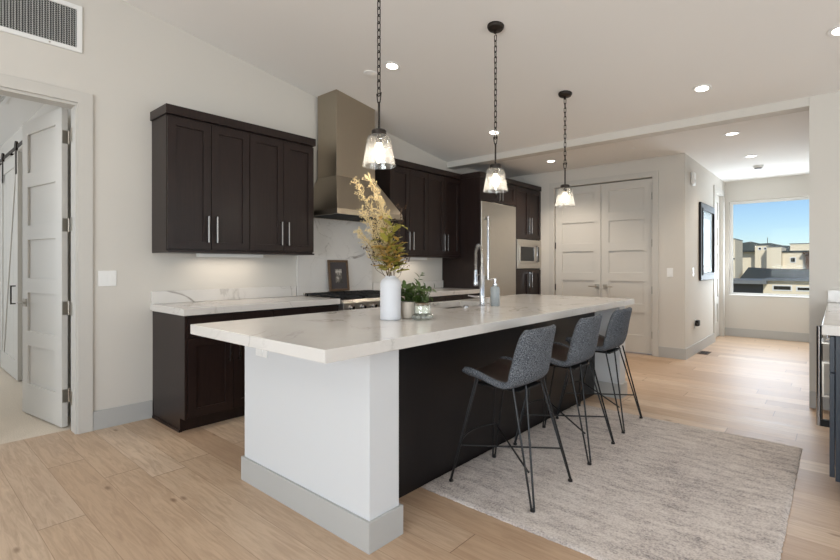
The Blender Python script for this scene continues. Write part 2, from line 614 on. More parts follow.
def finish(bm, smooth=False, angle=None):
    bmesh.ops.recalc_face_normals(bm, faces=bm.faces)
    if smooth:
        for f in bm.faces:
            f.smooth = True
        if angle:
            for e in bm.edges:
                if len(e.link_faces) == 2 and e.calc_face_angle(0) > R(angle):
                    e.smooth = False


def obj(name, bm, mat, parent=None, smooth=False, bev=0.0, sub=0, angle=35, origin=None):
    """link one mesh; bm in the parent's local space, or in world space moved by origin"""
    finish(bm, smooth, angle)
    if origin is not None:
        bmesh.ops.translate(bm, verts=bm.verts, vec=-Vector(origin))
    me = bpy.data.meshes.new(name)
    bm.to_mesh(me)
    bm.free()
    for m in (mat if isinstance(mat, (list, tuple)) else [mat]):
        me.materials.append(M[m])
    o = bpy.data.objects.new(name, me)
    COL.objects.link(o)
    if parent is not None:
        o.parent = parent
    if origin is not None and parent is None:
        o.location = origin
    if bev:
        b = o.modifiers.new('edge', 'BEVEL')
        b.width = bev
        b.segments = 2
        b.limit_method = 'ANGLE'
        b.angle_limit = R(40)
    if sub:
        s = o.modifiers.new('smooth', 'SUBSURF')
        s.levels = sub
        s.render_levels = sub
    return o


def tag(o, label, cat, group=None, kind=None):
    o['label'] = label
    o['category'] = cat
    if group:
        o['group'] = group
    if kind:
        o['kind'] = kind
    return o


def thing(name, label, cat, loc=(0, 0, 0), rot=(0, 0, 0), group=None, kind=None):
    o = bpy.data.objects.new(name, None)
    o.empty_display_size = 0.1
    o.location = loc
    o.rotation_euler = rot
    COL.objects.link(o)
    return tag(o, label, cat, group, kind)


def struct(name, bm, mat, bev=0.0, parent=None, origin=None):
    o = obj(name, bm, mat, parent, bev=bev, origin=origin)
    if parent is None:
        o['kind'] = 'structure'
    return o


def dup(o, parent=None, loc=None, rot=None, label=None, group=None):
    c = o.copy()
    COL.objects.link(c)
    if parent is not None:
        c.parent = parent
    if loc is not None:
        c.location = loc
    if rot is not None:
        c.rotation_euler = rot
    if label:
        c['label'] = label
    if group:
        c['group'] = group
    for ch in list(o.children):
        dup(ch, c)
    return c


WX = -4.212          # kitchen wall plane
SL = 0.1463          # slope of the vaulted ceiling
ZC = 2.717           # flat ceiling
YB = 5.374           # beam plane


def ceil_z(y):
    return 2.72 + SL * (YB - y)


# ------------------------------------------------------------------ room shell
bm = BM(); box(bm, -4.37, 5.2, -5.2, 10.2, -0.12, 0.0); struct('floor', bm, 'floor')
bm = BM(); box(bm, -9.2, -4.37, -2.3, 1.2, -0.12, 0.0); struct('floor.001', bm, 'carpet')

# vaulted ceiling, flat ceiling, bedroom ceiling
bm = BM(); prism(bm, [(-4.4, -5.2, ceil_z(-5.2)), (-4.4, YB + 0.02, ceil_z(YB + 0.02)), (-4.4, YB + 0.02, 2.95), (-4.4, -5.2, ceil_z(-5.2) + 0.2)], (9.6, 0, 0)); struct('ceiling', bm, 'ceil')
bm = BM(); box(bm, -4.4, 0.2, YB + 0.02, 10.2, ZC, ZC + 0.2); struct('ceiling.001', bm, 'ceil')
bm = BM(); box(bm, -9.2, -4.337, -2.3, 1.2, 2.78, 2.9); struct('ceiling.002', bm, 'ceil')
bm = BM(); box(bm, WX, -0.187, YB, 5.535, 2.638, ZC + 0.1); struct('beam', bm, 'wall', bev=0.004)

# wall_left with the bedroom doorway  (y -> profile in the YZ plane)
D0, D1, DH = 0.185, 0.967, 2.44
bm = BM()
pts = [(-5.2, 0), (D0, 0), (D0, DH), (D1, DH), (D1, 0), (10.1, 0), (10.1, 2.75), (YB, 2.75), (-5.2, ceil_z(-5.2) + 0.05)]
prism(bm, [(WX, y, z) for y, z in pts], (-0.125, 0, 0)); struct('wall_left', bm, 'wall')
# wall_far with the pantry doors
P0, P1, PH, PY = -3.345, -1.908, 2.455, 7.0
bm = BM()
pts = [(WX, 0), (P0, 0), (P0, PH), (P1, PH), (P1, 0), (-1.51, 0), (-1.51, 2.75), (WX, 2.75)]
prism(bm, [(x, PY, z) for x, z in pts], (0, 0.12, 0)); struct('wall_far', bm, 'wall')
# wall_hall with a side door
H0, H1, HH = 9.0, 9.73, 2.45
bm = BM()
pts = [(PY + 0.12, 0), (H0, 0), (H0, HH), (H1, HH), (H1, 0), (10.1, 0), (10.1, 2.75), (PY + 0.12, 2.75)]
prism(bm, [(-1.51, y, z) for y, z in pts], (-0.12, 0, 0)); struct('wall_hall', bm, 'wall')
# wall_end with the picture window
W0, W1, WZ0, WZ1 = -1.442, -0.275, 0.715, 2.366
bm = BM()
o_ = [(-1.51, 0), (-0.187, 0), (-0.187, 2.75), (-1.51, 2.75)]
i_ = [(W0, WZ0), (W1, WZ0), (W1, WZ1), (W0, WZ1)]


def ring(bm, outer, inner, fn, vec):
    vec = Vector(vec)
    A = [bm.verts.new(Vector(fn(*p))) for p in outer]
    B = [bm.verts.new(Vector(fn(*p))) for p in inner]
    C = [bm.verts.new(v.co + vec) for v in A]
    Dv = [bm.verts.new(v.co + vec) for v in B]
    n = len(A)
    for i in range(n):
        j = (i + 1) % n
        bm.faces.new((A[i], A[j], B[j], B[i]))
        bm.faces.new((C[j], C[i], Dv[i], Dv[j]))
        bm.faces.new((A[j], A[i], C[i], C[j]))
        bm.faces.new((B[i], B[j], Dv[j], Dv[i]))
    return bm


ring(bm, o_, i_, lambda x, z: (x, 9.905, z), (0, 0.195, 0)); struct('wall_end', bm, 'wall')
# wall_right: the stub that closes the kitchen, turning into the hall side
bm = BM()
prism(bm, [(-0.187, YB, 0), (5.2, YB, 0), (5.2, YB + 0.13, 0), (-0.057, YB + 0.13, 0), (-0.057, 10.1, 0), (-0.187, 10.1, 0)], (0, 0, 2.75)); struct('wall_right', bm, 'wall')


def win_wall(name, fixed, axis, lo, hi, top_lo, top_hi, holes):
    """wall with tall windows seen only in reflections and from other positions"""
    bm = BM()
    cuts = [lo] + [v for h in holes for v in h] + [hi]
    zt = lambda t: top_lo + (top_hi - top_lo) * (t - lo) / (hi - lo)
    pts = [(lo, 0)]
    S0, S1 = 0.45, 2.85
    f = (lambda a, z: (a, fixed, z)) if axis == 'x' else (lambda a, z: (fixed, a, z))
    d = (0, -0.12, 0) if axis == 'x' else (0.12, 0, 0)
    for a, b in zip(cuts[0::2], cuts[1::2]):
        prism(bm, [f(a, 0), f(b, 0), f(b, zt(b)), f(a, zt(a))], d)
    for a, b in holes:
        prism(bm, [f(a, 0), f(b, 0), f(b, S0), f(a, S0)], d)
        prism(bm, [f(a, S1), f(b, S1), f(b, zt(b)), f(a, zt(a))], d)
    return struct(name, bm, 'wall')


win_wall('wall_back', -5.0, 'x', -4.4, 5.2, 4.3, 4.3, [(-2.2, 0.1), (0.3, 2.6)])
win_wall('wall_side', 5.0, 'y', -5.2, 5.5, ceil_z(-5.2) + 0.1, ceil_z(5.4) + 0.1, [(-1.9, 0.4), (0.6, 2.9), (3.1, 5.1)])  # unseen side windows, the last one added to light the far ceiling
# bedroom shell
bm = BM(); box(bm, -9.2, -4.337, 1.045, 1.165, 0, 2.8); struct('wall_bedroom', bm, 'wall')
bm = BM(); box(bm, -9.3, -9.2, -2.3, 1.165, 0, 2.9); struct('wall_bedroom.001', bm, 'wall')
bm = BM(); box(bm, -9.3, -4.337, -2.42, -2.3, 0, 2.9); struct('wall_bedroom.002', bm, 'wall')

# window_1: hall picture window
bm = BM()
ring(bm, [(W0, WZ0), (W1, WZ0), (W1, WZ1), (W0, WZ1)], [(W0 + .045, WZ0 + .045), (W1 - .045, WZ0 + .045), (W1 - .045, WZ1 - .045), (W0 + .045, WZ1 - .045)], lambda x, z: (x, 10.0, z), (0, 0.05, 0))
win = struct('window_1', bm, 'white', bev=0.003)
bm = BM(); box(bm, W0 + .045, W1 - .045, 10.02, 10.026, WZ0 + .045, WZ1 - .045); obj('window_glass', bm, 'glass', win)
bm = BM(); box(bm, W0 - .0, W1, 9.893, 10.0, WZ0 - .0, WZ0 + .012); obj('window_sill', bm, 'white', win, bev=0.003)
k = 2
for fixed, axis, holes in ((-5.0, 'x', [(-2.2, 0.1), (0.3, 2.6)]), (5.0, 'y', [(-1.9, 0.4), (0.6, 2.9), (3.1, 5.1)])):  # frames of the unseen windows, the added side one included
    for a, b in holes:
        bm = BM()
        f = (lambda t, z: (t, fixed - 0.04, z)) if axis == 'x' else (lambda t, z: (fixed + 0.04, t, z))
        ring(bm, [(a, .45), (b, .45), (b, 2.85), (a, 2.85)], [(a + .07, .52), (b - .07, .52), (b - .07, 2.78), (a + .07, 2.78)], f, (0, -0.05, 0) if axis == 'x' else (0.05, 0, 0))
        wn_ = struct('window_%d' % k, bm, 'white')
        k += 1

# trim: casings and baseboards


def casing(name, o, u, n, w, h, cw, t, mat='trim', head=None):
    """three sided casing round an opening of width w, height h starting at o"""
    m = frame_mtx(o, u, n)
    hd = head or cw
    bm = BM()
    pts = [(-cw, 0), (0, 0), (0, h), (w, h), (w, 0), (w + cw, 0), (w + cw, h + hd), (-cw, h + hd)]
    prism(bm, [m @ Vector((a, 0, c)) for a, c in pts], Vector(n) * t)
    return struct(name, bm, mat, bev=0.002)


casing('trim_1', (WX, D0, 0), (0, 1, 0), (1, 0, 0), D1 - D0, DH, 0.093, 0.018, head=0.085)
casing('trim_2', (P0, PY, 0), (1, 0, 0), (0, -1, 0), P1 - P0, PH, 0.078, 0.016)
casing('trim_3', (-1.51, H0, 0), (0, 1, 0), (1, 0, 0), H1 - H0, HH, 0.09, 0.016)
# jamb lining of the bedroom doorway with its stop
bm = BM()
pts = [(D0 + .0, 0), (D0 + .02, 0), (D0 + .02, DH - .02), (D1 - .012, DH - .02), (D1 - .012, 0), (D1, 0), (D1, DH), (D0, DH)]
prism(bm, [(WX + .001, y, z) for y, z in pts], (-0.127, 0, 0)); struct('trim_4', bm, 'trim')


def baseboard(name, pts, h=0.143, t=0.014, base=0.0):
    """straight boards along a polyline, inner side to the left of travel"""
    bm = BM()
    (x0, y0), (x1, y1) = pts
    d = Vector((x1 - x0, y1 - y0, 0)).normalized()
    n = Vector((-d.y, d.x, 0))
    a = Vector((x0, y0, base)); b = Vector((x1, y1, base))
    prism(bm, [a, b, b + n * t, a + n * t], (0, 0, h))
    return struct(name, bm, 'base', bev=0.002)


baseboard('baseboard_left', [(WX, 1.474), (WX, 1.061)])
baseboard('baseboard_left.001', [(WX, 0.09), (WX, -5.0)])
baseboard('baseboard_far', [(-1.51, PY), (-1.829, PY)])
baseboard('baseboard_hall', [(-1.51, H0 - .09), (-1.51, PY - .014)])
baseboard('baseboard_end', [(-0.187, 9.905), (-1.51, 9.905)])
baseboard('baseboard_right', [(5.0, YB), (-0.187, YB)])
baseboard('baseboard_bedroom', [(-4.34, 1.045), (-9.2, 1.045)])

# ------------------------------------------------------------------ doors


def shaker5(bm, m, w, h=2.43, t=0.04, stile=0.11, bot=0.25, mid=0.12, top=0.115, n=5):
    ph = (h - bot - top - mid * (n - 1)) / n
    zs = [0, bot]
    for i in range(n):
        zs += [zs[-1] + ph]
        if i < n - 1:
            zs += [zs[-1] + mid]
    zs += [h]
    us = [0, stile, w - stile, w]
    return relief(bm, us, zs, lambda i, j: 0.016 if (i == 1 and j % 2 == 1) else 0.0, t, m)


def lever(parent, base, n, along, mat='nickel'):
    """square rose with a straight lever; base on the door face, n outward, along = lever direction"""
    n, along = Vector(n), Vector(along)
    m = frame_mtx(base, along, n)
    bm = BM()
    relief(bm, [-.033, .033], [-.033, .033], lambda i, j: 0, 0.009, m)
    h = obj('door_handle', bm, mat, parent, bev=0.002)
    b = Vector(base)
    bm = BM()
    tube(bm, [b + n * .009, b + n * .045, b + n * .045 + along * .115], 0.0075, 8)
    obj('lever', bm, mat, h, smooth=True)
    return h


# door_1: open bedroom door, hinged on the jamb beside the kitchen wall
hp = Vector((-4.425, 0.916, 0.012)); fp = Vector((-5.172, 0.800, 0.012))
u = (fp - hp).normalized(); nrm = Vector((u.y, -u.x, 0))
if nrm.y > 0:
    nrm = -nrm
bm = BM()
shaker5(bm, frame_mtx(hp - nrm * 0.04, u, nrm), (fp - hp).length)
d1 = struct('door_1', bm, 'door', bev=0.0015)
tag(d1, 'open white five-panel door swung back into the carpeted bedroom', 'door', kind='structure')
lever(d1, hp + u * ((fp - hp).length - .06) + Vector((0, 0, .92)) + nrm * 0.0, nrm, -u)
for z in (2.21, 1.54, 0.905, 0.235):
    bm = BM()
    q = [hp - nrm * .004 - u * .0006, hp - nrm * .037 - u * .0006, hp - nrm * .037 - u * .003, hp - nrm * .004 - u * .003]
    prism(bm, [p + Vector((0, 0, z - .05)) for p in q], (0, 0, .1))
    kn = hp - nrm * .046 - u * .004
    tube(bm, [kn + Vector((0, 0, z - .052)), kn + Vector((0, 0, z + .052))], 0.0075, 8)
    box(bm, WX - .124, WX - .088, D1 - .0155, D1 - .0125, z - .038, z + .062)
    obj('hinge', bm, 'nickel', d1)

# door_2: sliding barn door on the bedroom wall
bm = BM()
m = frame_mtx((-7.62, 1.012, 0.015), (1, 0, 0), (0, -1, 0))
us = [0, .12] + [.12 + i * .104 for i in range(1, 9)] + [1.07]
us = [0, .12, .325, .331, .535, .541, .745, .751, .95, 1.07]
relief(bm, us, [0, .2, 2.3, 2.44], lambda i, j: (0.014 if (us[i + 1] - us[i]) < .01 else 0.012) if (j == 1 and 0 < i < len(us) - 2) else 0, 0.038, m)
bd = struct('door_2', bm, 'door', bev=0.0015)
tag(bd, 'white plank barn door with a diagonal brace hanging from a black rail', 'door', kind='structure')
bm = BM()
prism(bm, [m @ Vector(p) for p in ((.12, .027, .2), (.20, .027, .2), (.95, .027, 2.3), (.87, .027, 2.3))], (0, -.0095, 0)); obj('brace', bm, 'door', bd)
bm = BM()
tube(bm, [(-6.66, .974, .83), (-6.66, .935, .83), (-6.66, .935, 1.02), (-6.66, .974, 1.02)], 0.009, 4, ang0=R(45)); obj('door_handle', bm, 'bronze', bd)
for xh in (-6.62, -7.45):
    bm = BM()
    prism(bm, [(xh - .025, .966, 2.22), (xh + .025, .966, 2.22), (xh + .025, .966, 2.5), (xh - .025, .966, 2.5)], (0, .008, 0))
    c = Vector((xh, .962, 2.525))
    for i in range(1):
        ringv = [c + Vector((math.cos(t * R(20)) * .05, 0, math.sin(t * R(20)) * .05)) for t in range(18)]
        prism(bm, ringv, (0, .022, 0))
    obj('roller', bm, 'bronze', bd)
bm = BM(); box(bm, -8.9, -6.2, 0.972, 0.980, 2.492, 2.53)
for xs in (-8.6, -7.9, -7.1, -6.35):
    box(bm, xs - .012, xs + .012, 0.980, 1.045, 2.5, 2.522)
tag(obj('barn_door_rail', bm, 'bronze'), 'black flat steel rail that carries the bedroom barn door', 'rail')

# door_3 / door_4: pantry pair
for nm, xa, xb, hs, lab in (('door_3', P0 + .009, -2.629, 1, 'closed five-panel pantry door on the refrigerator side of the pair'), ('door_4', -2.622, P1 - .010, -1, 'closed five-panel pantry door on the hallway side of the pair')):
    bm = BM()
    shaker5(bm, frame_mtx((xa, 7.075, 0.012), (1, 0, 0), (0, -1, 0)), xb - xa)
    d = struct(nm, bm, 'door', bev=0.0015)
    tag(d, lab, 'door', kind='structure')
    xh = -2.682 if hs == 1 else -2.562
    lever(d, (xh, 7.035, 0.93), (0, -1, 0), (-hs, 0, 0))
    xe = xa - .001 if hs == 1 else xb + .001
    for z in (2.2, 1.55, 0.9, 0.28):
        bm = BM(); tube(bm, [(xe, 7.028, z - .05), (xe, 7.028, z + .05)], 0.008, 8); obj('hinge', bm, 'bronze', d)
# door_5: side door in the hallway, set back
bm = BM()
shaker5(bm, frame_mtx((-1.60, H0 + .004, 0.012), (0, 1, 0), (1, 0, 0)), H1 - H0 - .008)
d5 = struct('door_5', bm, 'door', bev=0.0015)
tag(d5, 'closed panelled door in the hallway beside the tall framed print', 'door', kind='structure')
for z in (2.2, 1.55, 0.9, 0.28):
    bm = BM(); tube(bm, [(-1.553, H0 + .004, z - .05), (-1.553, H0 + .004, z + .05)], 0.008, 8); obj('hinge', bm, 'bronze', d5)

# ------------------------------------------------------------------ cabinetry


def sh_door(parent, o, u, n, w, h, handle=None, hl=0.2, mat='cab', t=0.021, slab=False, hmat='chrome', name='door', hor=False):
    """shaker door with bar pull; o = lower corner on the carcass face; handle=(a,c) centre of the pull"""
    m = frame_mtx(o, u, n)
    bm = BM()
    if slab:
        relief(bm, [0, w], [0, h], lambda i, j: 0, t, m)
    else:
        s = min(0.062, w * .22)
        relief(bm, [0, s, w - s, w], [0, s, h - s, h], lambda i, j: 0.013 if i == 1 and j == 1 else 0, t, m)
    d = obj(name, bm, mat, parent, bev=0.0012)
    if handle:
        a, c = handle
        bm = BM()
        q = (lambda s_, b_: m @ Vector((a + s_, t + b_, c))) if hor else (lambda s_, b_: m @ Vector((a, t + b_, c + s_)))
        tube(bm, [q(-hl / 2, -.002), q(-hl / 2, .032), q(hl / 2, .032), q(hl / 2, -.002)], 0.0085, 4, ang0=R(45), up=u)
        obj('handle', bm, hmat, d, bev=0.001)
    return d


G = 0.0025  # reveal between doors


def wall_cabinet(y0, y1, z0, z1, xf, label, seams=None):
    c = Vector((WX, (y0 + y1) / 2, z0))
    t = thing('wall_cabinet', label, 'cabinet', c, group='dark wall cabinets')
    L = lambda x, y, z: (x - c.x, y - c.y, z - c.z)
    bm = BM(); box(bm, 0, xf - .022 - WX, y0 - c.y, y1 - c.y, 0, z1 - z0); obj('body', bm, 'cab', t)
    ym = (y0 + y1) / 2
    for a, b, hy in ((y0, ym, ym - y0 - .036), (ym, y1, .036)):
        sh_door(t, L(xf - .021, a + G, z0 + .012), (0, 1, 0), (1, 0, 0), b - a - 2 * G, z1 - z0 - .03, (hy - G, .165), 0.205)
    bm = BM(); box(bm, .002, xf + .006 - WX, y0 - c.y, y1 - c.y, -.016, -.0005); obj('light_rail', bm, 'cab', t)
    return t


UZ0, UZ1 = 1.36, 2.42
wall_cabinet(1.473, 2.159, UZ0, UZ1, -3.894, 'dark wall cabinet with two doors next to the bare wall by the light switch')
wall_cabinet(2.161, 2.842, UZ0, UZ1, -3.894, 'dark wall cabinet with two doors directly beside the steel hood, on the light switch side')
wall_cabinet(3.906, 4.586, UZ0, UZ1, -3.894, 'dark wall cabinet beyond the hood, behind the dried flowers')
wall_cabinet(4.588, 5.266, UZ0, UZ1, -3.894, 'dark wall cabinet tucked against the tall refrigerator panel')
for y0, y1, lab, e0, e1 in ((1.473, 2.842, 'flat dark crown moulding along the pair of wall cabinets before the hood', .014, .014), (3.906, 5.266, 'flat dark crown moulding along the wall cabinets between hood and refrigerator', .0, .0)):
    bm = BM(); box(bm, WX + .001, -3.88, y0 - e0, y1 + e1, UZ1 + .001, 2.492)
    tag(obj('crown_molding', bm, 'cab', bev=0.002), lab, 'moulding', 'cabinet crown mouldings')
# under cabinet power and light bars
for y0, y1, lab in ((1.78, 2.38, 'slim white light bar under the wall cabinets before the hood'), (4.15, 4.75, 'slim white light bar under the wall cabinets by the refrigerator')):
    bm = BM(); box(bm, -4.10, -4.045, y0, y1, UZ0 - .046, UZ0 - .017)
    o = tag(obj('light_bar', bm, 'white', bev=0.003, origin=(-4.07, (y0 + y1) / 2, UZ0 - .046)), lab, 'light', 'under cabinet light bars')
    lamp('AREA', 'bar_light', (0, 0, -.004), (0, 0, 0), 1.0, WARM, o, shape='RECTANGLE', size=.05, size_y=y1 - y0)

CZ = 0.926  # worktop height
CB = 0.874


def base_cabinet(y0, y1, xf, label, end=False, nd=2):
    c = Vector((WX, (y0 + y1) / 2, 0))
    t = thing('base_cabinet', label, 'cabinet', c, group='dark base cabinets')
    bm = BM()
    pr = [(0.003, .0), (xf - .1 - WX, 0), (xf - .1 - WX, .105), (xf - .022 - WX, .105), (xf - .022 - WX, CB - .002), (0.003, CB - .002)]
    prism(bm, [(x, y0 - c.y, z) for x, z in pr], (0, y1 - y0, 0)); obj('body', bm, 'cab', t)
    w_ = (y1 - y0) / nd
    for i in range(nd):
        a = y0 - c.y + i * w_
        o = (xf - .021 - WX, a + G, .115)
        hy = (w_ - .04) if i % 2 == 0 else .04
        sh_door(t, o, (0, 1, 0), (1, 0, 0), w_ - 2 * G, .585, (hy - G, .47), 0.16)
        sh_door(t, (xf - .021 - WX, a + G, .705), (0, 1, 0), (1, 0, 0), w_ - 2 * G, .158, (w_ / 2, .095), 0.16, slab=True, name='drawer', hor=True)
    if end:
        bm = BM()
        pr = [(0.002, .0), (xf - .085 - WX, 0), (xf - .085 - WX, .105), (xf - .003 - WX, .105), (xf - .003 - WX, CB - .002), (0.002, CB - .002)]
        prism(bm, [(x, y0 - c.y - .019, z) for x, z in pr], (0, .018, 0)); obj('end_panel', bm, 'cab', t, bev=0.001)
        bm = BM(); box(bm, 0.002, xf - .083 - WX, y0 - c.y - .027, y0 - c.y - .0195, 0, .02); obj('shoe_molding', bm, 'cab', t)
    return t


XF = -3.59
base_cabinet(1.497, 2.205, XF, 'dark base cabinet at the open end of the counter, next to the bedroom doorway', True)
base_cabinet(2.207, 2.908, XF, 'dark base cabinet beside the range, on the bedroom doorway side')
base_cabinet(3.834, 4.55, XF, 'dark base cabinet beside the range, on the refrigerator side')
base_cabinet(4.552, 5.266, XF, 'dark base cabinet against the tall refrigerator panel')


def counter(name, x0, x1, y0, y1, z0, z1, label, cat='countertop'):
    bm = BM(); box(bm, x0, x1, y0, y1, z0, z1)
    return tag(obj(name, bm, 'quartz', bev=0.002), label, cat)


counter('countertop', WX + .002, -3.568, 1.460, 2.909, CB, CZ, 'white veined stone worktop between the open counter end and the range')
counter('countertop', WX + .002, -3.568, 3.833, 5.267, CB, CZ, 'white veined stone worktop between the range and the refrigerator panel')
counter('backsplash', WX + .002, WX + .024, 1.466, 2.836, CZ + .001, 1.03, 'low stone upstand under the wall cabinets before the hood', 'backsplash')
counter('backsplash', WX + .002, WX + .024, 3.921, 5.267, CZ + .001, 1.03, 'low stone upstand under the wall cabinets by the refrigerator', 'backsplash')
counter('backsplash', WX + .002, WX + .028, 2.846, 3.902, CZ + .001, 2.1, 'full height veined stone slab behind the range', 'backsplash')

# ------------------------------------------------------------------ refrigerator wall
TX = -3.57
t = thing('fridge_surround', 'tall dark cabinet panel and bridge cupboard built round the refrigerator', 'cabinet', (WX, 5.28, 0))
L = lambda x, y, z: (x - WX, y - 5.28, z)


def lbox(a, b):
    bm = BM()
    box(bm, *sorted((a[0], b[0])), *sorted((a[1], b[1])), *sorted((a[2], b[2])))
    return bm


obj('side_panel', lbox(L(WX + .002, 5.27, 0), L(TX, 5.29, 2.42)), 'cab', t, bev=0.001)
obj('side_panel', lbox(L(WX + .002, 6.205, 0), L(TX, 6.22, 2.42)), 'cab', t)
obj('body', lbox(L(WX + .002, 5.291, 2.115), L(TX - .022, 6.204, 2.42)), 'cab', t)
for a, b, h in ((5.291, 5.748, .42), (5.748, 6.204, .04)):
    sh_door(t, L(TX - .021, a + G, 2.12), (0, 1, 0), (1, 0, 0), b - a - 2 * G, .295, (h, .09), 0.12)
obj('crown', lbox(L(WX + .002, 5.27, 2.421), L(TX + .012, 6.22, 2.492)), 'cab', t, bev=0.002)

t = thing('refrigerator', 'tall built-in stainless steel refrigerator column with a tubular handle', 'refrigerator', (WX, 5.75, 0))
L = lambda x, y, z: (x - WX, y - 5.75, z)
obj('body', lbox(L(WX + .02, 5.296, .02), L(TX - .045, 6.2, 2.1)), 'black', t)
obj('door', lbox(L(TX - .043, 5.297, .13), L(TX + .006, 6.199, 2.103)), 'steel', t, bev=0.004)
obj('kick_grille', lbox(L(TX - .045, 5.297, .02), L(TX - .01, 6.199, .12)), 'steel', t, bev=0.003)
bm = BM(); tube(bm, [L(TX + .07, 5.36, 1.05), L(TX + .07, 5.36, 1.90)], 0.0155, 16)
hd = obj('handle', bm, 'chrome', t, smooth=True)
for z in (1.08, 1.87):
    bm = BM(); box(bm, *[v for p in zip(L(TX + .006, 5.342, z - .02), L(TX + .075, 5.378, z + .02)) for v in p]); obj('bracket', bm, 'nickel', hd, bev=0.003)

t = thing('oven_tower', 'tall dark cabinet tower holding the microwave beside the pantry doors', 'cabinet', (WX, 6.61, 0))
L = lambda x, y, z: (x - WX, y - 6.61, z)
T0, T1 = 6.222, 6.992
bm = BM()
xa, xb = .002, TX - .022 - WX
pr = [(xa, 0), (xb - .07, 0), (xb - .07, .1), (xb, .1), (xb, 1.19), (xa + .1, 1.19), (xa + .1, 1.635), (xb, 1.635), (xb, 2.42), (xa, 2.42)]
prism(bm, [(x, T0 - 6.61, z) for x, z in pr], (0, T1 - T0, 0)); obj('body', bm, 'cab', t)
ym = (T0 + T1) / 2
for a, b, s in ((T0, ym, 1), (ym, T1, 0)):
    wdt = b - a - 2 * G
    hy = wdt - .035 if s else .035
    sh_door(t, L(TX - .021, a + G, 1.648), (0, 1, 0), (1, 0, 0), wdt, .765, (hy, .2), 0.23)
    sh_door(t, L(TX - .021, a + G, .11), (0, 1, 0), (1, 0, 0), wdt, 1.062, (hy, .91), 0.22)
obj('crown', lbox(L(WX + .002, T0, 2.421), L(TX + .012, T1, 2.492)), 'cab', t, bev=0.002)

t = thing('microwave', 'built-in stainless microwave in the dark tower by the refrigerator', 'microwave', (TX, 6.607, 1.195))
yy0, yy1 = -.375, .375
obj('body', lbox((-.45, yy0 + .05, .0), (-.022, yy1 - .05, .42)), 'black', t)
bm = BM(); relief(bm, [yy0, yy0 + .055, yy1 - .055, yy1], [0, .075, .365, .437], lambda i, j: 0.01 if i == 1 and j == 1 else 0, .03, frame_mtx((-.021, 0, 0), (0, 1, 0), (1, 0, 0)))
obj('trim_kit', bm, 'steel', t, bev=0.002)
bm = BM(); relief(bm, [-.315, -.285, .13, .165, .312], [.08, .11, .33, .36], lambda i, j: 0.006 if i == 1 and j == 1 else 0, .018, frame_mtx((0.0, 0, 0), (0, 1, 0), (1, 0, 0)))
dr = obj('door', bm, 'steel', t, bev=0.001)
obj('window', lbox((.0125, -.283, .112), (.0165, .128, .328)), 'blackgl', dr)
bm = BM(); tube(bm, [(.017, .185, .1), (.045, .185, .1), (.045, .185, .34), (.017, .185, .34)], 0.011, 8); obj('handle', bm, 'chrome', dr, smooth=True)
obj('control_panel', lbox((.0182, .215, .1), (.0225, .29, .34)), 'blackgl', t)

# ------------------------------------------------------------------ range hood
HY = 3.371
t = thing('range_hood', 'stainless steel chimney hood on the wall above the gas range', 'range hood', (WX, HY, 1.745))
L = lambda x, y, z: (x - WX - 0, y - HY, z - 1.745)
bm = BM()
z0 = 2.169
ya, yb, xa, xb = HY - .27, HY + .27, WX + .03, -3.865
zt = lambda y: ceil_z(y) - .001
vs = [L(xa, ya, z0), L(xb, ya, z0), L(xb, yb, z0), L(xa, yb, z0), L(xa, ya, zt(ya)), L(xb, ya, zt(ya)), L(xb, yb, zt(yb)), L(xa, yb, zt(yb))]
v = [bm.verts.new(p) for p in vs]
for f in ((0, 1, 2, 3), (4, 5, 6, 7), (0, 1, 5, 4), (1, 2, 6, 5), (2, 3, 7, 6), (3, 0, 4, 7)):
    bm.faces.new([v[i] for i in f])
obj('chimney', bm, 'steel_v', t, bev=0.002)
bm = BM()
y2, y3, xc = HY - .457, HY + .457, -3.62
rings = [[(xa, y2, 1.745), (xc, y2, 1.745), (xc, y3, 1.745), (xa, y3, 1.745)], [(xa, y2, 1.797), (xc, y2, 1.797), (xc, y3, 1.797), (xa, y3, 1.797)], [(xa, ya - .004, z0 - .001), (xb + .004, ya - .004, z0 - .001), (xb + .004, yb + .004, z0 - .001), (xa, yb + .004, z0 - .001)]]
rv = [[bm.verts.new(L(*p)) for p in r_] for r_ in rings]
for A, B in zip(rv, rv[1:]):
    for i in range(4):
        bm.faces.new((A[i], A[(i + 1) % 4], B[(i + 1) % 4], B[i]))
bm.faces.new(rv[2])
inn = [bm.verts.new(L(*p)) for p in ((xa + .02, y2 + .02, 1.745), (xc - .02, y2 + .02, 1.745), (xc - .02, y3 - .02, 1.745), (xa + .02, y3 - .02, 1.745))]
inu = [bm.verts.new(v_.co + Vector((0, 0, .03))) for v_ in inn]
for i in range(4):
    j = (i + 1) % 4
    bm.faces.new((rv[0][i], rv[0][j], inn[j], inn[i]))
    bm.faces.new((inn[i], inn[j], inu[j], inu[i]))
bm.faces.new(inu)
obj('canopy', bm, 'steel_v', t, bev=0.002)
for k in range(3):
    bm = BM()
    a = y2 + .03 + k * .286
    us_ = [i * .0175 for i in range(17)]
    relief(bm, us_, [0, .5], lambda i, j: 0.014 if i % 2 else 0, .02, Matrix(((0, 0, 1, .06), (1, 0, 0, a - HY), (0, -1, 0, .022), (0, 0, 0, 1))))
    obj('baffle_filter', bm, 'ductdark', t)

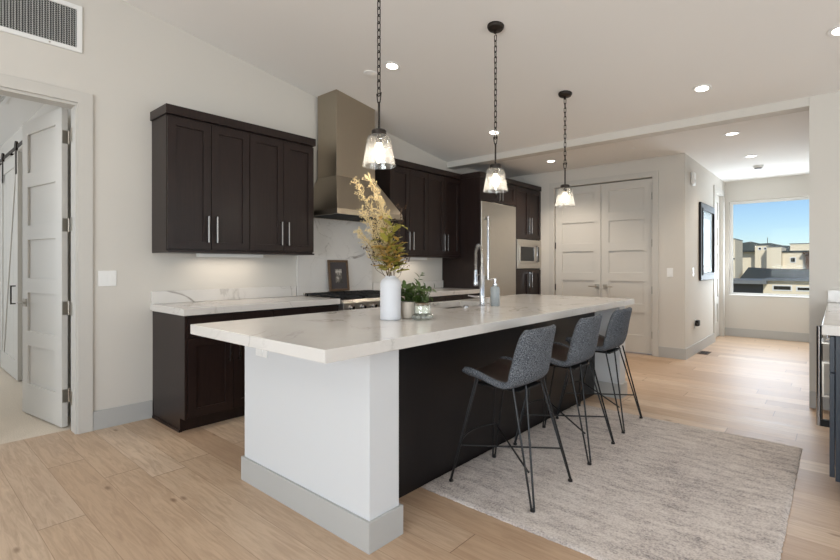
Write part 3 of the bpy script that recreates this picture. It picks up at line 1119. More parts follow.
# ------------------------------------------------------------------ gas range
t = thing('gas_range', 'stainless gas range with black cast iron grates under the hood', 'range', (WX, HY, 0))
L = lambda x, y, z: (x - WX, y - HY, z)
ya, yb = 2.915, 3.827
RX = -3.56
obj('body', lbox(L(WX + .035, ya, .1), L(RX - .03, yb, .905)), 'steel', t, bev=0.003)
obj('kick_plate', lbox(L(WX + .1, ya + .02, 0.0), L(RX - .1, yb - .02, .1)), 'black', t)
bm = BM(); prism(bm, [L(RX - .03, ya, .77), L(RX + .035, ya, .79), L(RX + .035, ya, .88), L(RX + .005, ya, .912), L(RX - .03, ya, .912)], (0, yb - ya, 0)); obj('control_panel', bm, 'steel', t, bev=0.004)
for i in range(6):
    bm = BM()
    yk = ya + .09 + i * (yb - ya - .18) / 5
    tube(bm, [L(RX + .035, yk, .833), L(RX + .045, yk, .833), L(RX + .045, yk, .833), L(RX + .075, yk, .833)], [.026, .026, .021, .019], 20); obj('knob', bm, 'chrome', t, smooth=True)
dr = obj('oven_door', lbox(L(RX - .03, ya + .005, .16), L(RX + .012, yb - .005, .755)), 'steel', t, bev=0.004)
obj('oven_window', lbox(L(RX + .0125, ya + .2, .3), L(RX + .016, yb - .2, .58)), 'blackgl', dr)
bm = BM(); tube(bm, [L(RX + .01, ya + .09, .7), L(RX + .06, ya + .09, .7), L(RX + .06, yb - .09, .7), L(RX + .01, yb - .09, .7)], 0.013, 10); obj('handle', bm, 'chrome', dr, smooth=True)
obj('cooktop', lbox(L(WX + .06, ya + .004, .906), L(RX - .005, yb - .004, .917)), 'black', t)
obj('back_guard', lbox(L(WX + .03, ya, .9055), L(WX + .058, yb, .955)), 'steel', t, bev=0.002)
for k in range(3):
    g0 = ya + .012 + k * .297
    g1 = g0 + .293
    bm = BM()
    zz = .946
    for yy_ in (g0, g0 + .0955, g0 + .191, g1 - .0):
        pass
    tube(bm, [L(WX + .075, g0 + .008, zz), L(RX - .02, g0 + .008, zz), L(RX - .02, g1 - .008, zz), L(WX + .075, g1 - .008, zz)], .009, 4, closed=True, ang0=R(45))
    for yy_ in (g0 + .1, g0 + .195):
        box(bm, *[q for p in zip(L(WX + .075, yy_ - .006, zz - .006), L(RX - .02, yy_ + .006, zz + .008)) for q in p])
    for xx_ in (WX + .2, WX + .34, WX + .48):
        box(bm, *[q for p in zip(L(xx_ - .006, g0 + .008, zz - .006), L(xx_ + .006, g1 - .008, zz + .008)) for q in p])
    for xx_ in (WX + .08, RX - .026):
        for yy_ in (g0 + .008, g1 - .008):
            box(bm, *[q for p in zip(L(xx_ - .006, yy_ - .006, .9175), L(xx_ + .006, yy_ + .006, zz - .004)) for q in p])
    obj('grate', bm, 'iron', t)
    for xx_ in (WX + .2, WX + .46):
        bm = BM(); lathe(bm, [(0, .9172), (.05, .9172), (.05, .925), (.038, .935), (0, .936)], 20, L(xx_, (g0 + g1) / 2, 0)); obj('burner', bm, 'iron', t, smooth=True)

# framed photo leaning on the slab above the range
t = thing('photo_frame', 'small bronze picture frame with a dark mat leaning on the slab over the range', 'picture frame', (-4.142, 3.36, 0.957), (0, R(-6), 0))
bm = BM()
fr = lambda y, z: (0, y, z)
ring(bm, [(-.138, 0), (.138, 0), (.138, .345), (-.138, .345)], [(-.112, .026), (.112, .026), (.112, .319), (-.112, .319)], fr, (.02, 0, 0)); obj('frame', bm, 'framewood', t, bev=0.003)
bm = BM(); ring(bm, [(-.1115, .0265), (.1115, .0265), (.1115, .3185), (-.1115, .3185)], [(-.048, .09), (.048, .09), (.048, .245), (-.048, .245)], lambda y, z: (.006, y, z), (.006, 0, 0)); obj('mat_board', bm, 'mat', t)
bm = BM(); box(bm, .004, .0085, -.05, .05, .088, .247); obj('photo', bm, 'photo', t)
bm = BM(); box(bm, .0, .0035, -.111, .111, .027, .318); obj('backing', bm, 'black', t)

# ------------------------------------------------------------------ island
IX0, IX1, IY0, IY1 = -2.618, -1.447, 1.107, 4.723
t = thing('kitchen_island', 'long kitchen island with white painted end blocks and a dark seating side', 'kitchen island', (-2.06, 2.98, 0))
ic = Vector((-2.06, 2.98, 0))
L = lambda x, y, z: Vector((x, y, z)) - ic
BX0, BX1 = -2.592, -1.526
bm = BM()
# dark carcass as an open-topped shell
ring(bm, [(BX0 + .02, 1.592), (-1.759, 1.592), (-1.759, 4.556), (BX0 + .02, 4.556)], [(BX0 + .04, 1.612), (-1.779, 1.612), (-1.779, 4.536), (BX0 + .04, 4.536)], lambda x, y: L(x, y, 0), (0, 0, CB - .003))
obj('body', bm, 'cab_shaded', t)
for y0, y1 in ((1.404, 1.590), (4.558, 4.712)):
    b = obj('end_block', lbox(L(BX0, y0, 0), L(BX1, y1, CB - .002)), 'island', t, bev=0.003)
    bm = BM()
    e = .0145
    ring(bm, [(BX0 - e, y0 - e), (BX1 + e, y0 - e), (BX1 + e, y1 + e if y0 < 2 else y1 + e), (BX0 - e, y1 + e)], [(BX0 - .0003, y0 - .0003), (BX1 + .0003, y0 - .0003), (BX1 + .0003, y1 + .0003), (BX0 - .0003, y1 + .0003)], lambda x, y: L(x, y, 0), (0, 0, .135))
    obj('baseboard', bm, 'base', b, bev=0.002)
for i in range(5):
    a = 1.6 + i * .59
    if i in (1, 2):
        continue
    sh_door(t, L(BX0 + .02, a + .59, .12), (0, -1, 0), (-1, 0, 0), .585, .74, (.05, .6), .16)
sh_door(t, L(BX0 + .02, 2.19 + .59, .12), (0, -1, 0), (-1, 0, 0), .585, .74, (.29, .68), .16, hor=True)
sh_door(t, L(BX0 + .02, 2.78 + .59, .12), (0, -1, 0), (-1, 0, 0), .585, .74, (.54, .6), .16)

# worktop with the sink cut-out
SX0, SX1, SY0, SY1 = -2.55, -2.15, 2.75, 3.45
bm = BM()
ring(bm, [(IX0, IY0), (IX1, IY0), (IX1, IY1), (IX0, IY1)], [(SX0, SY0), (SX1, SY0), (SX1, SY1), (SX0, SY1)], lambda x, y: (x, y, CB), (0, 0, CZ - CB))
tag(obj('countertop', bm, 'quartz', bev=0.002), 'thick white veined stone slab topping the island', 'countertop')
bm = BM()
lz = CB - .003
ring(bm, [(SX0 - .01, SY0 - .01), (SX1 + .01, SY0 - .01), (SX1 + .01, SY1 + .01), (SX0 - .01, SY1 + .01)], [(SX0 + .004, SY0 + .004), (SX1 - .004, SY0 + .004), (SX1 - .004, SY1 - .004), (SX0 + .004, SY1 - .004)], lambda x, y: (x, y, lz), (0, 0, -.22))
box(bm, SX0 - .01, SX1 + .01, SY0 - .01, SY1 + .01, lz - .232, lz - .2201)
o = tag(obj('sink', bm, 'sinksteel'), 'stainless undermount sink in the island worktop', 'sink')

# faucet
fx, fy = -2.084, 3.105
t = thing('faucet', 'tall chrome spring faucet standing behind the island sink', 'faucet', (fx, fy, CZ + .0005))
dr = Vector((-.8, .6, 0)).normalized()
bm = BM(); lathe(bm, [(0, 0), (.028, 0), (.028, .006), (.0185, .012), (.0185, .30), (.015, .305), (0, .305)], 20); obj('column', bm, 'chrome', t, smooth=True)
arc = [Vector((0, 0, .30)), Vector((0, 0, .36))] + [dr * (.075 - .075 * math.cos(R(a))) + Vector((0, 0, .40 + .075 * math.sin(R(a)))) for a in range(0, 181, 15)] + [dr * .152 + Vector((0, 0, .33)), dr * .155 + Vector((0, 0, .27))]
bm = BM(); tube(bm, arc, .0075, 8); obj('hose', bm, 'nickel', t, smooth=True)
# spring coil round the hose
fine = []
for i in range(len(arc) - 1):
    for s in range(6):
        fine.append(arc[i].lerp(arc[i + 1], s / 6))
coil = []
tot = 0
for i, p in enumerate(fine[:-1]):
    d = (fine[i + 1] - p).normalized()
    a = d.orthogonal().normalized() if i == 0 else (a - d * a.dot(d)).normalized()
    b = d.cross(a)
    steps = max(1, int((fine[i + 1] - p).length / .0022))
    for s in range(steps):
        q = p.lerp(fine[i + 1], s / steps)
        ph = tot * 2 * math.pi / .0085
        tot += (fine[i + 1] - p).length / steps
        coil.append(q + (a * math.cos(ph) + b * math.sin(ph)) * .0125)
bm = BM(); tube(bm, coil, .0022, 4); obj('spring', bm, 'chrome', t, smooth=True)
bm = BM(); c = dr * .155; lathe(bm, [(0, .15), (.018, .15), (.02, .17), (.016, .2), (.0125, .28), (0, .282)], 16, c); obj('spray_head', bm, 'chrome', t, smooth=True)
bm = BM(); tube(bm, [Vector((0, 0, .245)), dr * .06 + Vector((0, 0, .245)), dr * .135 + Vector((0, 0, .235))], .006, 8); obj('holder_arm', bm, 'chrome', t, smooth=True)
bm = BM(); sd = Vector((-.75, -.66, 0)); tube(bm, [Vector((0, 0, .07)) + sd * .015, Vector((0, 0, .07)) + sd * .05, Vector((0, 0, .082)) + sd * .11], [.012, .011, .005], 10); obj('handle', bm, 'chrome', t, smooth=True)

# soap dispenser
t = thing('soap_dispenser', 'grey glass soap bottle with a chrome pump beside the faucet', 'soap dispenser', (-2.008, 3.172, CZ + .0005))
bm = BM(); lathe(bm, [(0, 0), (.033, 0), (.036, .006), (.036, .135), (.03, .15), (.016, .155), (.016, .162), (0, .162)], 24); obj('bottle', bm, 'soap', t, smooth=True)
bm = BM(); lathe(bm, [(0, .1625), (.017, .1625), (.017, .175), (.006, .178), (.006, .2), (.011, .2), (.011, .212), (0, .212)], 16); tube(bm, [(0, 0, .206), (-.04, -.02, .206), (-.046, -.023, .198)], .0045, 8); obj('pump', bm, 'chrome', t, smooth=True)
# small chrome cap beside the sink
bm = BM(); lathe(bm, [(0, 0), (.022, 0), (.022, .008), (.015, .016), (0, .017)], 20); o = obj('air_switch_button', bm, 'chrome', smooth=True); o.location = (-2.112, 2.93, CZ + .0005)
tag(o, 'small round chrome button in the worktop by the sink', 'button')

# outlet under the island slab
def plate(name, o, u, n, w, h, label, cat, kind='switch', count=1, group=None):
    t = thing(name, label, cat, o, group=group)
    m = frame_mtx((0, 0, 0), u, n)
    bm = BM(); relief(bm, [-w / 2, w / 2], [-h / 2, h / 2], lambda i, j: 0, .006, m); obj('plate', bm, 'white', t, bev=0.0025)
    for i in range(count):
        a = (i - (count - 1) / 2) * .046
        bm = BM()
        if kind == 'switch':
            prism(bm, [m @ Vector(p) for p in ((a - .016, .0062, -.033), (a - .016, .010, -.033), (a - .016, .0075, .033), (a - .016, .0062, .033))], Vector(u).normalized() * .032)
            obj('rocker', bm, 'white', t)
        else:
            relief(bm, [a - .016, a - .007, a - .004, a + .004, a + .007, a + .016], [-.033, -.021, -.011, .011, .021, .033], lambda i, j: .002 if i in (1, 3) and j in (1, 3) else 0, .0025, m @ Matrix.Translation((0, .0061, 0)))
            obj('socket', bm, 'white', t)
    return t


plate('outlet', (-2.40, 1.4038, 0.775), (1, 0, 0), (0, -1, 0), .118, .075, 'white outlet on the island end block just under the slab', 'outlet', 'outlet')
plate('light_switch', (WX, 1.158, 1.143), (0, 1, 0), (1, 0, 0), .122, .118, 'double white rocker switch between the bedroom doorway and the dark cabinets', 'light switch', count=2)
plate('light_switch', (-1.689, PY, 1.146), (1, 0, 0), (0, -1, 0), .075, .118, 'single white rocker switch on the wall beside the pantry doors', 'light switch')
plate('light_switch', (-1.51, 7.451, 1.152), (0, 1, 0), (1, 0, 0), .075, .118, 'single white rocker switch on the hallway wall before the framed print', 'light switch')
plate('outlet', (-1.51, 7.58, 0.419), (0, 1, 0), (1, 0, 0), .075, .118, 'white outlet low on the hallway wall with a black adapter in it', 'outlet', 'outlet')
t = thing('plug_adapter', 'black plug adapter in the low hallway outlet', 'adapter', (-1.51, 7.6, 0.42))
bm = BM(); box(bm, .009, .052, -.055, .055, -.03, .05); obj('housing', bm, 'frameb', t, bev=0.008)
bm = BM(); box(bm, .015, .04, -.10, -.056, -.02, .02); obj('plug', bm, 'frameb', t, bev=0.004)
# alarm box
t = thing('chime_box', 'white rounded alarm box high on the hallway wall', 'alarm', (-1.51, 7.373, 2.428))
bm = BM(); box(bm, .0005, .045, -.07, .07, -.09, .09); obj('housing', bm, 'white', t, bev=0.02)
bm = BM(); relief(bm, [-.035, -.02, -.012, .012, .02, .035], [-.05, -.02], lambda i, j: .002 if i % 2 else 0, .004, frame_mtx((.0452, 0, 0), (0, 1, 0), (1, 0, 0))); obj('sounder_grille', bm, 'white', t)

# tall framed print in the hallway
t = thing('framed_print', 'tall black framed print with a pale mat on the hallway wall', 'picture', (-1.508, 8.32, 1.02))
ring_ = lambda o_, i_, x0, d, mt, nm, bv=0: obj(nm, ring(BM(), o_, i_, lambda y, z: (x0, y, z), (d, 0, 0)), mt, t, bev=bv)
ring_([(-.51, 0), (.51, 0), (.51, 1.14), (-.51, 1.14)], [(-.41, .1), (.41, .1), (.41, 1.04), (-.41, 1.04)], 0, .032, 'frameb', 'frame', .01)
ring_([(-.43, .08), (.43, .08), (.43, 1.06), (-.43, 1.06)], [(-.40, .11), (.40, .11), (.40, 1.03), (-.40, 1.03)], .0325, .012, 'frameb', 'inner_frame', .004)
ring_([(-.409, .101), (.409, .101), (.409, 1.039), (-.409, 1.039)], [(-.3, .22), (.3, .22), (.3, .92), (-.3, .92)], .008, .004, 'matw', 'mat_board')
bm = BM(); box(bm, .003, .0075, -.305, .305, .21, .93); obj('print', bm, 'art', t)
bm = BM(); box(bm, .022, .024, -.4095, .4095, .101, 1.039); obj('glass', bm, 'glass', t)

# ------------------------------------------------------------------ return air grille high on the kitchen wall
t = thing('air_grille', 'large white framed return air grille high on the wall over the bedroom doorway', 'vent', (WX, .62, 2.985))
ring_([(-.375, -.172), (.375, -.172), (.375, .172), (-.375, .172)], [(-.342, -.140), (.342, -.140), (.342, .140), (-.342, .140)], .0005, .012, 'white', 'frame', .002)
bm = BM(); box(bm, .0006, .0012, -.342, .342, -.140, .140); obj('duct_shade_sheet', bm, 'ductdark', t)  # flat dark sheet standing in for the shade inside the opening
bm = BM()
# honeycomb screen: vertical zig-zag webs
N = 44
for i in range(N):
    y = -.335 + i * (.67 / (N - 1))
    s = .0042 if i % 2 else -.0042
    pts = []
    for k in range(37):
        z = -.139 + k * .278 / 36
        pts.append((.0062, y + (s if k % 2 else -s), z))
    tube(bm, pts, .0019, 3)
obj('screen', bm, 'grille', t)
bm = BM(); tube(bm, [(.0122, .18, -.156), (.016, .18, -.156)], .006, 10); obj('latch', bm, 'nickel', t)

# floor register
t = thing('floor_register', 'small brown floor register at the hallway corner', 'floor vent', (-1.42, 7.72, 0.0005), group=None)
bm = BM(); ring(bm, [(-.065, -.14), (.065, -.14), (.065, .14), (-.065, .14)], [(-.05, -.125), (.05, -.125), (.05, .125), (-.05, .125)], lambda x, y: (x, y, 0), (0, 0, .005)); obj('frame', bm, 'brown', t)
for i in range(9):
    bm = BM(); y = -.11 + i * .0275; box(bm, -.0495, .0495, y - .007, y + .007, .0, .004); obj('slat', bm, 'bronze', t)

# ------------------------------------------------------------------ rug
RX0, RX1, RY0, RY1 = -1.753, -0.182, 2.003, 4.125
bm = BM()
nx, ny = 110, 150
g = [[None] * (ny + 1) for _ in range(nx + 1)]
rnd = random.Random(3)
for i in range(nx + 1):
    for j in range(ny + 1):
        x = RX0 + (RX1 - RX0) * i / nx; y = RY0 + (RY1 - RY0) * j / ny
        edge = i in (0, nx) or j in (0, ny)
        if edge:
            x += rnd.uniform(0, .003) if i == 0 else rnd.uniform(-.003, .003); y += rnd.uniform(-.003, .003)
        g[i][j] = bm.verts.new((x, y, (.006 if edge else .0125) + rnd.uniform(-.0011, .0011)))
for i in range(nx):
    for j in range(ny):
        bm.faces.new((g[i][j], g[i + 1][j], g[i + 1][j + 1], g[i][j + 1]))
border = [g[i][0] for i in range(nx + 1)] + [g[nx][j] for j in range(1, ny + 1)] + [g[i][ny] for i in range(nx - 1, -1, -1)] + [g[0][j] for j in range(ny - 1, 0, -1)]
lowv = [bm.verts.new((v_.co.x, v_.co.y, .0006)) for v_ in border]
for i in range(len(border)):
    j = (i + 1) % len(border)
    bm.faces.new((border[i], border[j], lowv[j], lowv[i]))
bm.faces.new(lowv[::-1])
tag(obj('area_rug', bm, 'rug', smooth=True), 'cream and grey distressed area rug on the oak floor under the bar stools', 'rug')

# ------------------------------------------------------------------ bar stools (facing -X)


def shell_point(u_, v_):
    """u -1..1 across, v 0..1 from front edge to back top"""
    prof = [(-.206, .606), (-.182, .608), (-.10, .598), (0, .590), (.085, .594), (.138, .620), (.166, .672), (.182, .75), (.197, .83), (.212, .898)]
    s = v_ * (len(prof) - 1)
    i = min(len(prof) - 2, int(s)); f = s - i
    def cr(k):
        p0 = prof[max(0, i - 1)][k]; p1 = prof[i][k]; p2 = prof[i + 1][k]; p3 = prof[min(len(prof) - 1, i + 2)][k]
        return .5 * ((2 * p1) + (-p0 + p2) * f + (2 * p0 - 5 * p1 + 4 * p2 - p3) * f * f + (-p0 + 3 * p1 - 3 * p2 + p3) * f ** 3)
    x, z = cr(0), cr(1)
    W = [(0, .165), (.06, .195), (.2, .213), (.45, .213), (.6, .208), (.8, .19), (.95, .174), (1, .155)]
    for (a, wa), (b, wb) in zip(W, W[1:]):
        if a <= v_ <= b:
            w_ = wa + (wb - wa) * (v_ - a) / (b - a)
    au = abs(u_)
    seat = max(0, 1 - max(0, v_ - .05) / .55)
    wing = math.exp(-((v_ - .2) / .14) ** 2)
    z += (au ** 3.2) * (.026 * seat + .040 * wing)
    backw = min(1, max(0, (v_ - .42) / .22))
    x -= (au ** 2.4) * .058 * backw * (1 - .25 * max(0, v_ - .8) / .2)
    z -= (au ** 4) * .014 * max(0, (v_ - .9) / .1)
    x += (au ** 4) * .03 * max(0, 1 - v_ / .08)
    return Vector((x, u_ * w_, z))


def shell_mesh(u0, u1, v0, v1, nu, nv, d_in, d_out):
    bm = BM()
    us = [u0 + (u1 - u0) * i / nu for i in range(nu + 1)]
    vs = [v0 + (v1 - v0) * j / nv for j in range(nv + 1)]
    A, B = [], []
    for u_ in us:
        ra, rb = [], []
        for v_ in vs:
            p = shell_point(u_, v_)
            e = 1e-3
            pu = shell_point(min(1, u_ + e), v_) - shell_point(max(-1, u_ - e), v_)
            pv = shell_point(u_, min(1, v_ + e)) - shell_point(u_, max(0, v_ - e))
            n_ = pv.cross(pu).normalized()
            if n_.z < 0 and v_ < .5 or (v_ >= .5 and n_.x > 0):
                n_ = -n_
            ra.append(bm.verts.new(p + n_ * d_in)); rb.append(bm.verts.new(p - n_ * d_out))
        A.append(ra); B.append(rb)
    for i in range(nu):
        for j in range(nv):
            bm.faces.new((A[i][j], A[i + 1][j], A[i + 1][j + 1], A[i][j + 1]))
            bm.faces.new((B[i][j], B[i][j + 1], B[i + 1][j + 1], B[i + 1][j]))
    for i in range(nu):
        bm.faces.new((A[i][0], B[i][0], B[i + 1][0], A[i + 1][0])); bm.faces.new((A[i][nv], A[i + 1][nv], B[i + 1][nv], B[i][nv]))
    for j in range(nv):
        bm.faces.new((A[0][j], A[0][j + 1], B[0][j + 1], B[0][j])); bm.faces.new((A[nu][j], B[nu][j], B[nu][j + 1], A[nu][j + 1]))
    return bm


FZ = 0.0145
SG = 'counter stools along the island'
t = thing('bar_stool', 'grey tweed counter stool nearest the white island end block, first of the row', 'stool', (-1.40, 2.378, FZ), group=SG)
S_sh = obj('seat_shell', shell_mesh(-1, 1, 0, 1, 18, 30, .009, .027), 'tweed', t, smooth=True, sub=1, angle=None)
obj('seat_lining', shell_mesh(-.9, .9, .035, .955, 16, 28, .0115, -.006), 'leather', t, smooth=True, sub=1, angle=None)
feet = [(-.255, -.225), (-.255, .225), (.255, .222), (.255, -.222)]
tops = [(-.145, -.125), (-.145, .125), (.125, .125), (.125, -.125)]
for k in range(4):
    f_ = Vector((*feet[k], .006)); c_ = Vector((*tops[k], .588))
    tang = Vector((-c_.y, c_.x, 0)).normalized()
    bm = BM()
    a_ = c_ + tang * .036; b_ = c_ - tang * .036
    e_ = tang * .007
    tube(bm, [a_, f_ + e_ + Vector((0, 0, .01)), f_ + e_ * .4, f_ - e_ * .4, f_ - e_ + Vector((0, 0, .01)), b_], .0056, 8)
    lg = obj('leg', bm, 'black', t, smooth=True)
    bm = BM(); lathe(bm, [(0, 0), (.013, 0), (.013, .009), (.009, .014), (0, .014)], 12, (f_.x, f_.y, 0)); obj('foot_cap', bm, 'black', lg, smooth=True)
at = lambda k, z: Vector((*feet[k], 0)).lerp(Vector((*tops[k], .588)), z / .588) + Vector((0, 0, z - z))
lv = lambda k, z: Vector((feet[k][0] + (tops[k][0] - feet[k][0]) * z / .588, feet[k][1] + (tops[k][1] - feet[k][1]) * z / .588, z))
bm = BM(); tube(bm, [lv(0, .205), lv(2, .185)], .0052, 8); obj('stretcher', bm, 'black', t, smooth=True)
bm = BM(); tube(bm, [lv(1, .225), lv(3, .175)], .0052, 8); obj('stretcher', bm, 'black', t, smooth=True)
a_, b_ = lv(0, .235), lv(1, .235)
bm = BM(); tube(bm, [a_.lerp(b_, s / 12) + Vector((-.05 * math.sin(math.pi * s / 12), 0, 0)) for s in range(13)], .0055, 8); obj('footrest', bm, 'black', t, smooth=True)
bm = BM(); box(bm, -.15, .13, -.13, .13, 0.550, .5605); obj('seat_plate', bm, 'black', t, bev=0.003)
dup(t, None, (-1.412, 3.11, FZ), (0, 0, R(1.5)), 'grey tweed counter stool in the middle of the row along the island')
dup(t, None, (-1.440, 3.82, FZ), (0, 0, R(1)), 'grey tweed counter stool farthest along the island, closest to the pantry doors')

# ------------------------------------------------------------------ pendants
BULB_P = 4
px_ = -1.945


def pendant(y, zs, label, first=None):
    """zs = height of the shade's lower rim"""
    cz = ceil_z(y)
    t = thing('pendant_light', label, 'pendant light', (px_, y, cz), group='glass pendants over the island')
    Z = lambda z: z - cz
    bm = BM(); lathe(bm, [(0, .02), (.064, .02), (.064, .012), (.057, -.002), (.032, -.013), (.012, -.017), (.012, -.036), (0, -.036)], 28)
    bmesh.ops.rotate(bm, verts=bm.verts, cent=(0, 0, 0), matrix=Matrix.Rotation(-math.atan(SL), 3, 'X'))
    bmesh.ops.translate(bm, verts=bm.verts, vec=(0, 0, -.022))
    obj('canopy', bm, 'bronze', t, smooth=True)
    ztop = zs + .172
    # rod + bracket loop
    bm = BM(); tube(bm, [(0, 0, Z(ztop + .03)), (0, 0, Z(ztop + .19))], .0066, 10); obj('rod', bm, 'bronze', t, smooth=True)
    lz = ztop + .188
    bm = BM(); tube(bm, [(-.009, 0, Z(lz)), (.009, 0, Z(lz)), (.017, 0, Z(lz + .05)), (-.017, 0, Z(lz + .05))], .0036, 6, closed=True); obj('loop', bm, 'bronze', t, smooth=True)
    # chain
    bm = BM()
    z = lz + .048
    k = 0
    pitch, hl, hw = .041, .0255, .0098
    while z < cz - .075:
        pts = []
        for s in range(12):
            a = 2 * math.pi * s / 12
            lx = hw * math.cos(a); lzz = (hl - hw) * (1 if math.sin(a) >= 0 else -1) + hw * math.sin(a)
            pts.append((lx if k % 2 == 0 else 0, 0 if k % 2 == 0 else lx, Z(z + .012) + lzz))
        tube(bm, pts, .0033, 5, closed=True)
        z += pitch; k += 1
    obj('chain', bm, 'bronze', t, smooth=True)
    bm = BM(); lathe(bm, [(0, Z(ztop + .032)), (.036, Z(ztop + .032)), (.042, Z(ztop + .026)), (.042, Z(ztop + .004)), (.0, Z(ztop + .004))], 24); obj('cap', bm, 'bronze', t, smooth=True)
    bm = BM(); lathe(bm, [(0, Z(ztop + .003)), (.018, Z(ztop + .003)), (.018, Z(ztop - .04)), (0, Z(ztop - .04))], 16); obj('socket', bm, 'bronze', t, smooth=True)
    # ribbed glass shade, open below
    bm = BM()
    seg = 40
    prof = [(.043, ztop + .001), (.060, ztop - .003), (.066, ztop - .012), (.078, zs + .085), (.088, zs + .035), (.094, zs + .006), (.0945, zs), (.0915, zs + .001), (.085, zs + .035), (.075, zs + .085), (.063, ztop - .014), (.043, ztop - .003)]
    lathe(bm, [(r_, Z(z_)) for r_, z_ in prof], seg)
    obj('lamp_shade', bm, 'shade', t, smooth=True, angle=60)
    bz = ztop - .085
    bm = BM(); lathe(bm, [(0, Z(bz + .046)), (.013, Z(bz + .044)), (.016, Z(bz + .03)), (.028, Z(bz + .008)), (.031, Z(bz - .008)), (.025, Z(bz - .026)), (.012, Z(bz - .036)), (0, Z(bz - .038))], 20); obj('bulb', bm, 'bulb', t, smooth=True)
    lamp('POINT', 'pendant_lamp', (0, 0, Z(zs + .038)), energy=BULB_P, color=WARM, parent=t, shadow_soft_size=.008)
    return t


pendant(1.863, 1.803, 'glass pendant with the longest chain, hanging over the vase of dried flowers')
pendant(3.079, 1.803, 'middle glass pendant, hanging over the faucet on the island')
pendant(4.30, 1.803, 'glass pendant with the shortest chain, hanging before the pantry doors')

# ------------------------------------------------------------------ ceiling fixtures
GL = 'recessed ceiling lights'


def can(x, y, sloped, label, power=9):
    z = (ceil_z(y) if sloped else ZC) - .0008
    t = thing('recessed_light', label, 'ceiling light', (x, y, z), (-math.atan(SL) if sloped else 0, 0, 0), group=GL)
    bm = BM(); lathe(bm, [(.052, -.001), (.052, -.005), (.074, -.005), (.078, -.0015), (.078, -.0), (.052, -.0)], 28)
    bmesh.ops.remove_doubles(bm, verts=bm.verts, dist=1e-5)
    obj('trim_ring', bm, 'white', t, smooth=True)
    bm = BM(); lathe(bm, [(0, -.0005), (.0515, -.0005), (.0515, -.0035), (0, -.0035)], 28); obj('lens', bm, 'led', t)
    lamp('SPOT', 'downlight', (0, 0, -.02), (0, 0, 0), power, WARM, t, spot_size=R(125), spot_blend=0.7, shadow_soft_size=.05)
    return t


can(-3.042, 3.078, True, 'recessed light in the vaulted ceiling nearest the steel hood')
can(-3.038, 4.778, True, 'recessed light in the vaulted ceiling just before the beam, behind the middle pendant')
can(-0.900, 4.793, True, 'recessed light in the vaulted ceiling over the walkway, just before the beam')
can(0.02, 4.378, True, 'recessed light in the vaulted ceiling over the dark blue cabinet')
can(-3.046, 6.274, False, 'recessed light in the flat ceiling before the refrigerator tower', 75)
can(-0.889, 6.299, False, 'first recessed light past the beam at the hallway mouth', 56)
can(-0.879, 7.767, False, 'recessed light half way down the hallway ceiling', 30)
can(-0.871, 9.188, False, 'recessed light in the hallway ceiling closest to the window', 24)
can(-0.9, 3.08, True, 'recessed light in the vaulted ceiling above the bar stools')
can(-0.9, 1.3, True, 'recessed light in the vaulted ceiling above the island end')
can(-3.04, 1.3, True, 'recessed light in the vaulted ceiling near the bedroom doorway')
bm = BM(); lathe(bm, [(0, -.012), (.03, -.012), (.065, -.006), (.07, 0), (0, 0)], 28); o = obj('ceiling_speaker', bm, 'ceil', smooth=True); o.location = (-3.32, 3.076, ceil_z(3.076) - .001); o.rotation_euler = (-math.atan(SL), 0, 0)
tag(o, 'small flat white disc in the vaulted ceiling beside the hood light', 'ceiling disc')
t = thing('smoke_detector', 'white smoke detector between the two far hallway ceiling lights', 'smoke detector', (-0.885, 8.6, ZC - .0005))
bm = BM(); lathe(bm, [(0, -.035), (.05, -.035), (.062, -.02), (.068, 0), (0, 0)], 24); obj('housing', bm, 'white', t, smooth=True)
bm = BM(); lathe(bm, [(.05, -.0352), (.05, -.038), (.03, -.04), (.03, -.0352)], 20); obj('sensor_ring', bm, 'ductdark', t, smooth=True)
bm = BM(); lathe(bm, [(0, -.008), (.03, -.008), (.036, 0), (0, 0)], 20); o = obj('sprinkler_cover', bm, 'white', smooth=True); o.location = (-1.933, 6.258, ZC - .0005)
tag(o, 'tiny white sprinkler cover in the flat ceiling before the pantry doors', 'sprinkler')
t = thing('ceiling_register', 'white supply register in the bedroom ceiling', 'vent', (-5.80, .70, 2.7795))
bm = BM(); ring(bm, [(-.17, -.09), (.17, -.09), (.17, .09), (-.17, .09)], [(-.14, -.06), (.14, -.06), (.14, .06), (-.14, .06)], lambda x, y: (x, y, 0), (0, 0, -.008)); obj('frame', bm, 'white', t)
for i in range(5):
    bm = BM(); y = -.048 + i * .024; box(bm, -.139, .139, y - .006, y + .006, -.006, -.001); obj('slat', bm, 'grille', t)
lamp('POINT', 'bedroom_fill_point', (-6.6, -.6, 2.4), energy=15, color=(1, .93, .85), shadow_soft_size=.25)  # added point fill for the bedroom, without a fixture

# ------------------------------------------------------------------ things on the island
# white vase
VX, VY = -1.9705, 1.9815
t = thing('vase', 'matte white bottle vase holding dried stems on the island', 'vase', (VX, VY, CZ + .0005))
bm = BM()
lathe(bm, [(0, 0), (.056, 0), (.060, .005), (.0605, .02), (.0605, .205), (.058, .222), (.048, .238), (.034, .246), (.030, .256), (.027, .256), (.028, .244), (.045, .232), (.055, .2), (.055, .03), (.05, .012), (0, .012)], 40)
obj('body', bm, 'vase', t, smooth=True)


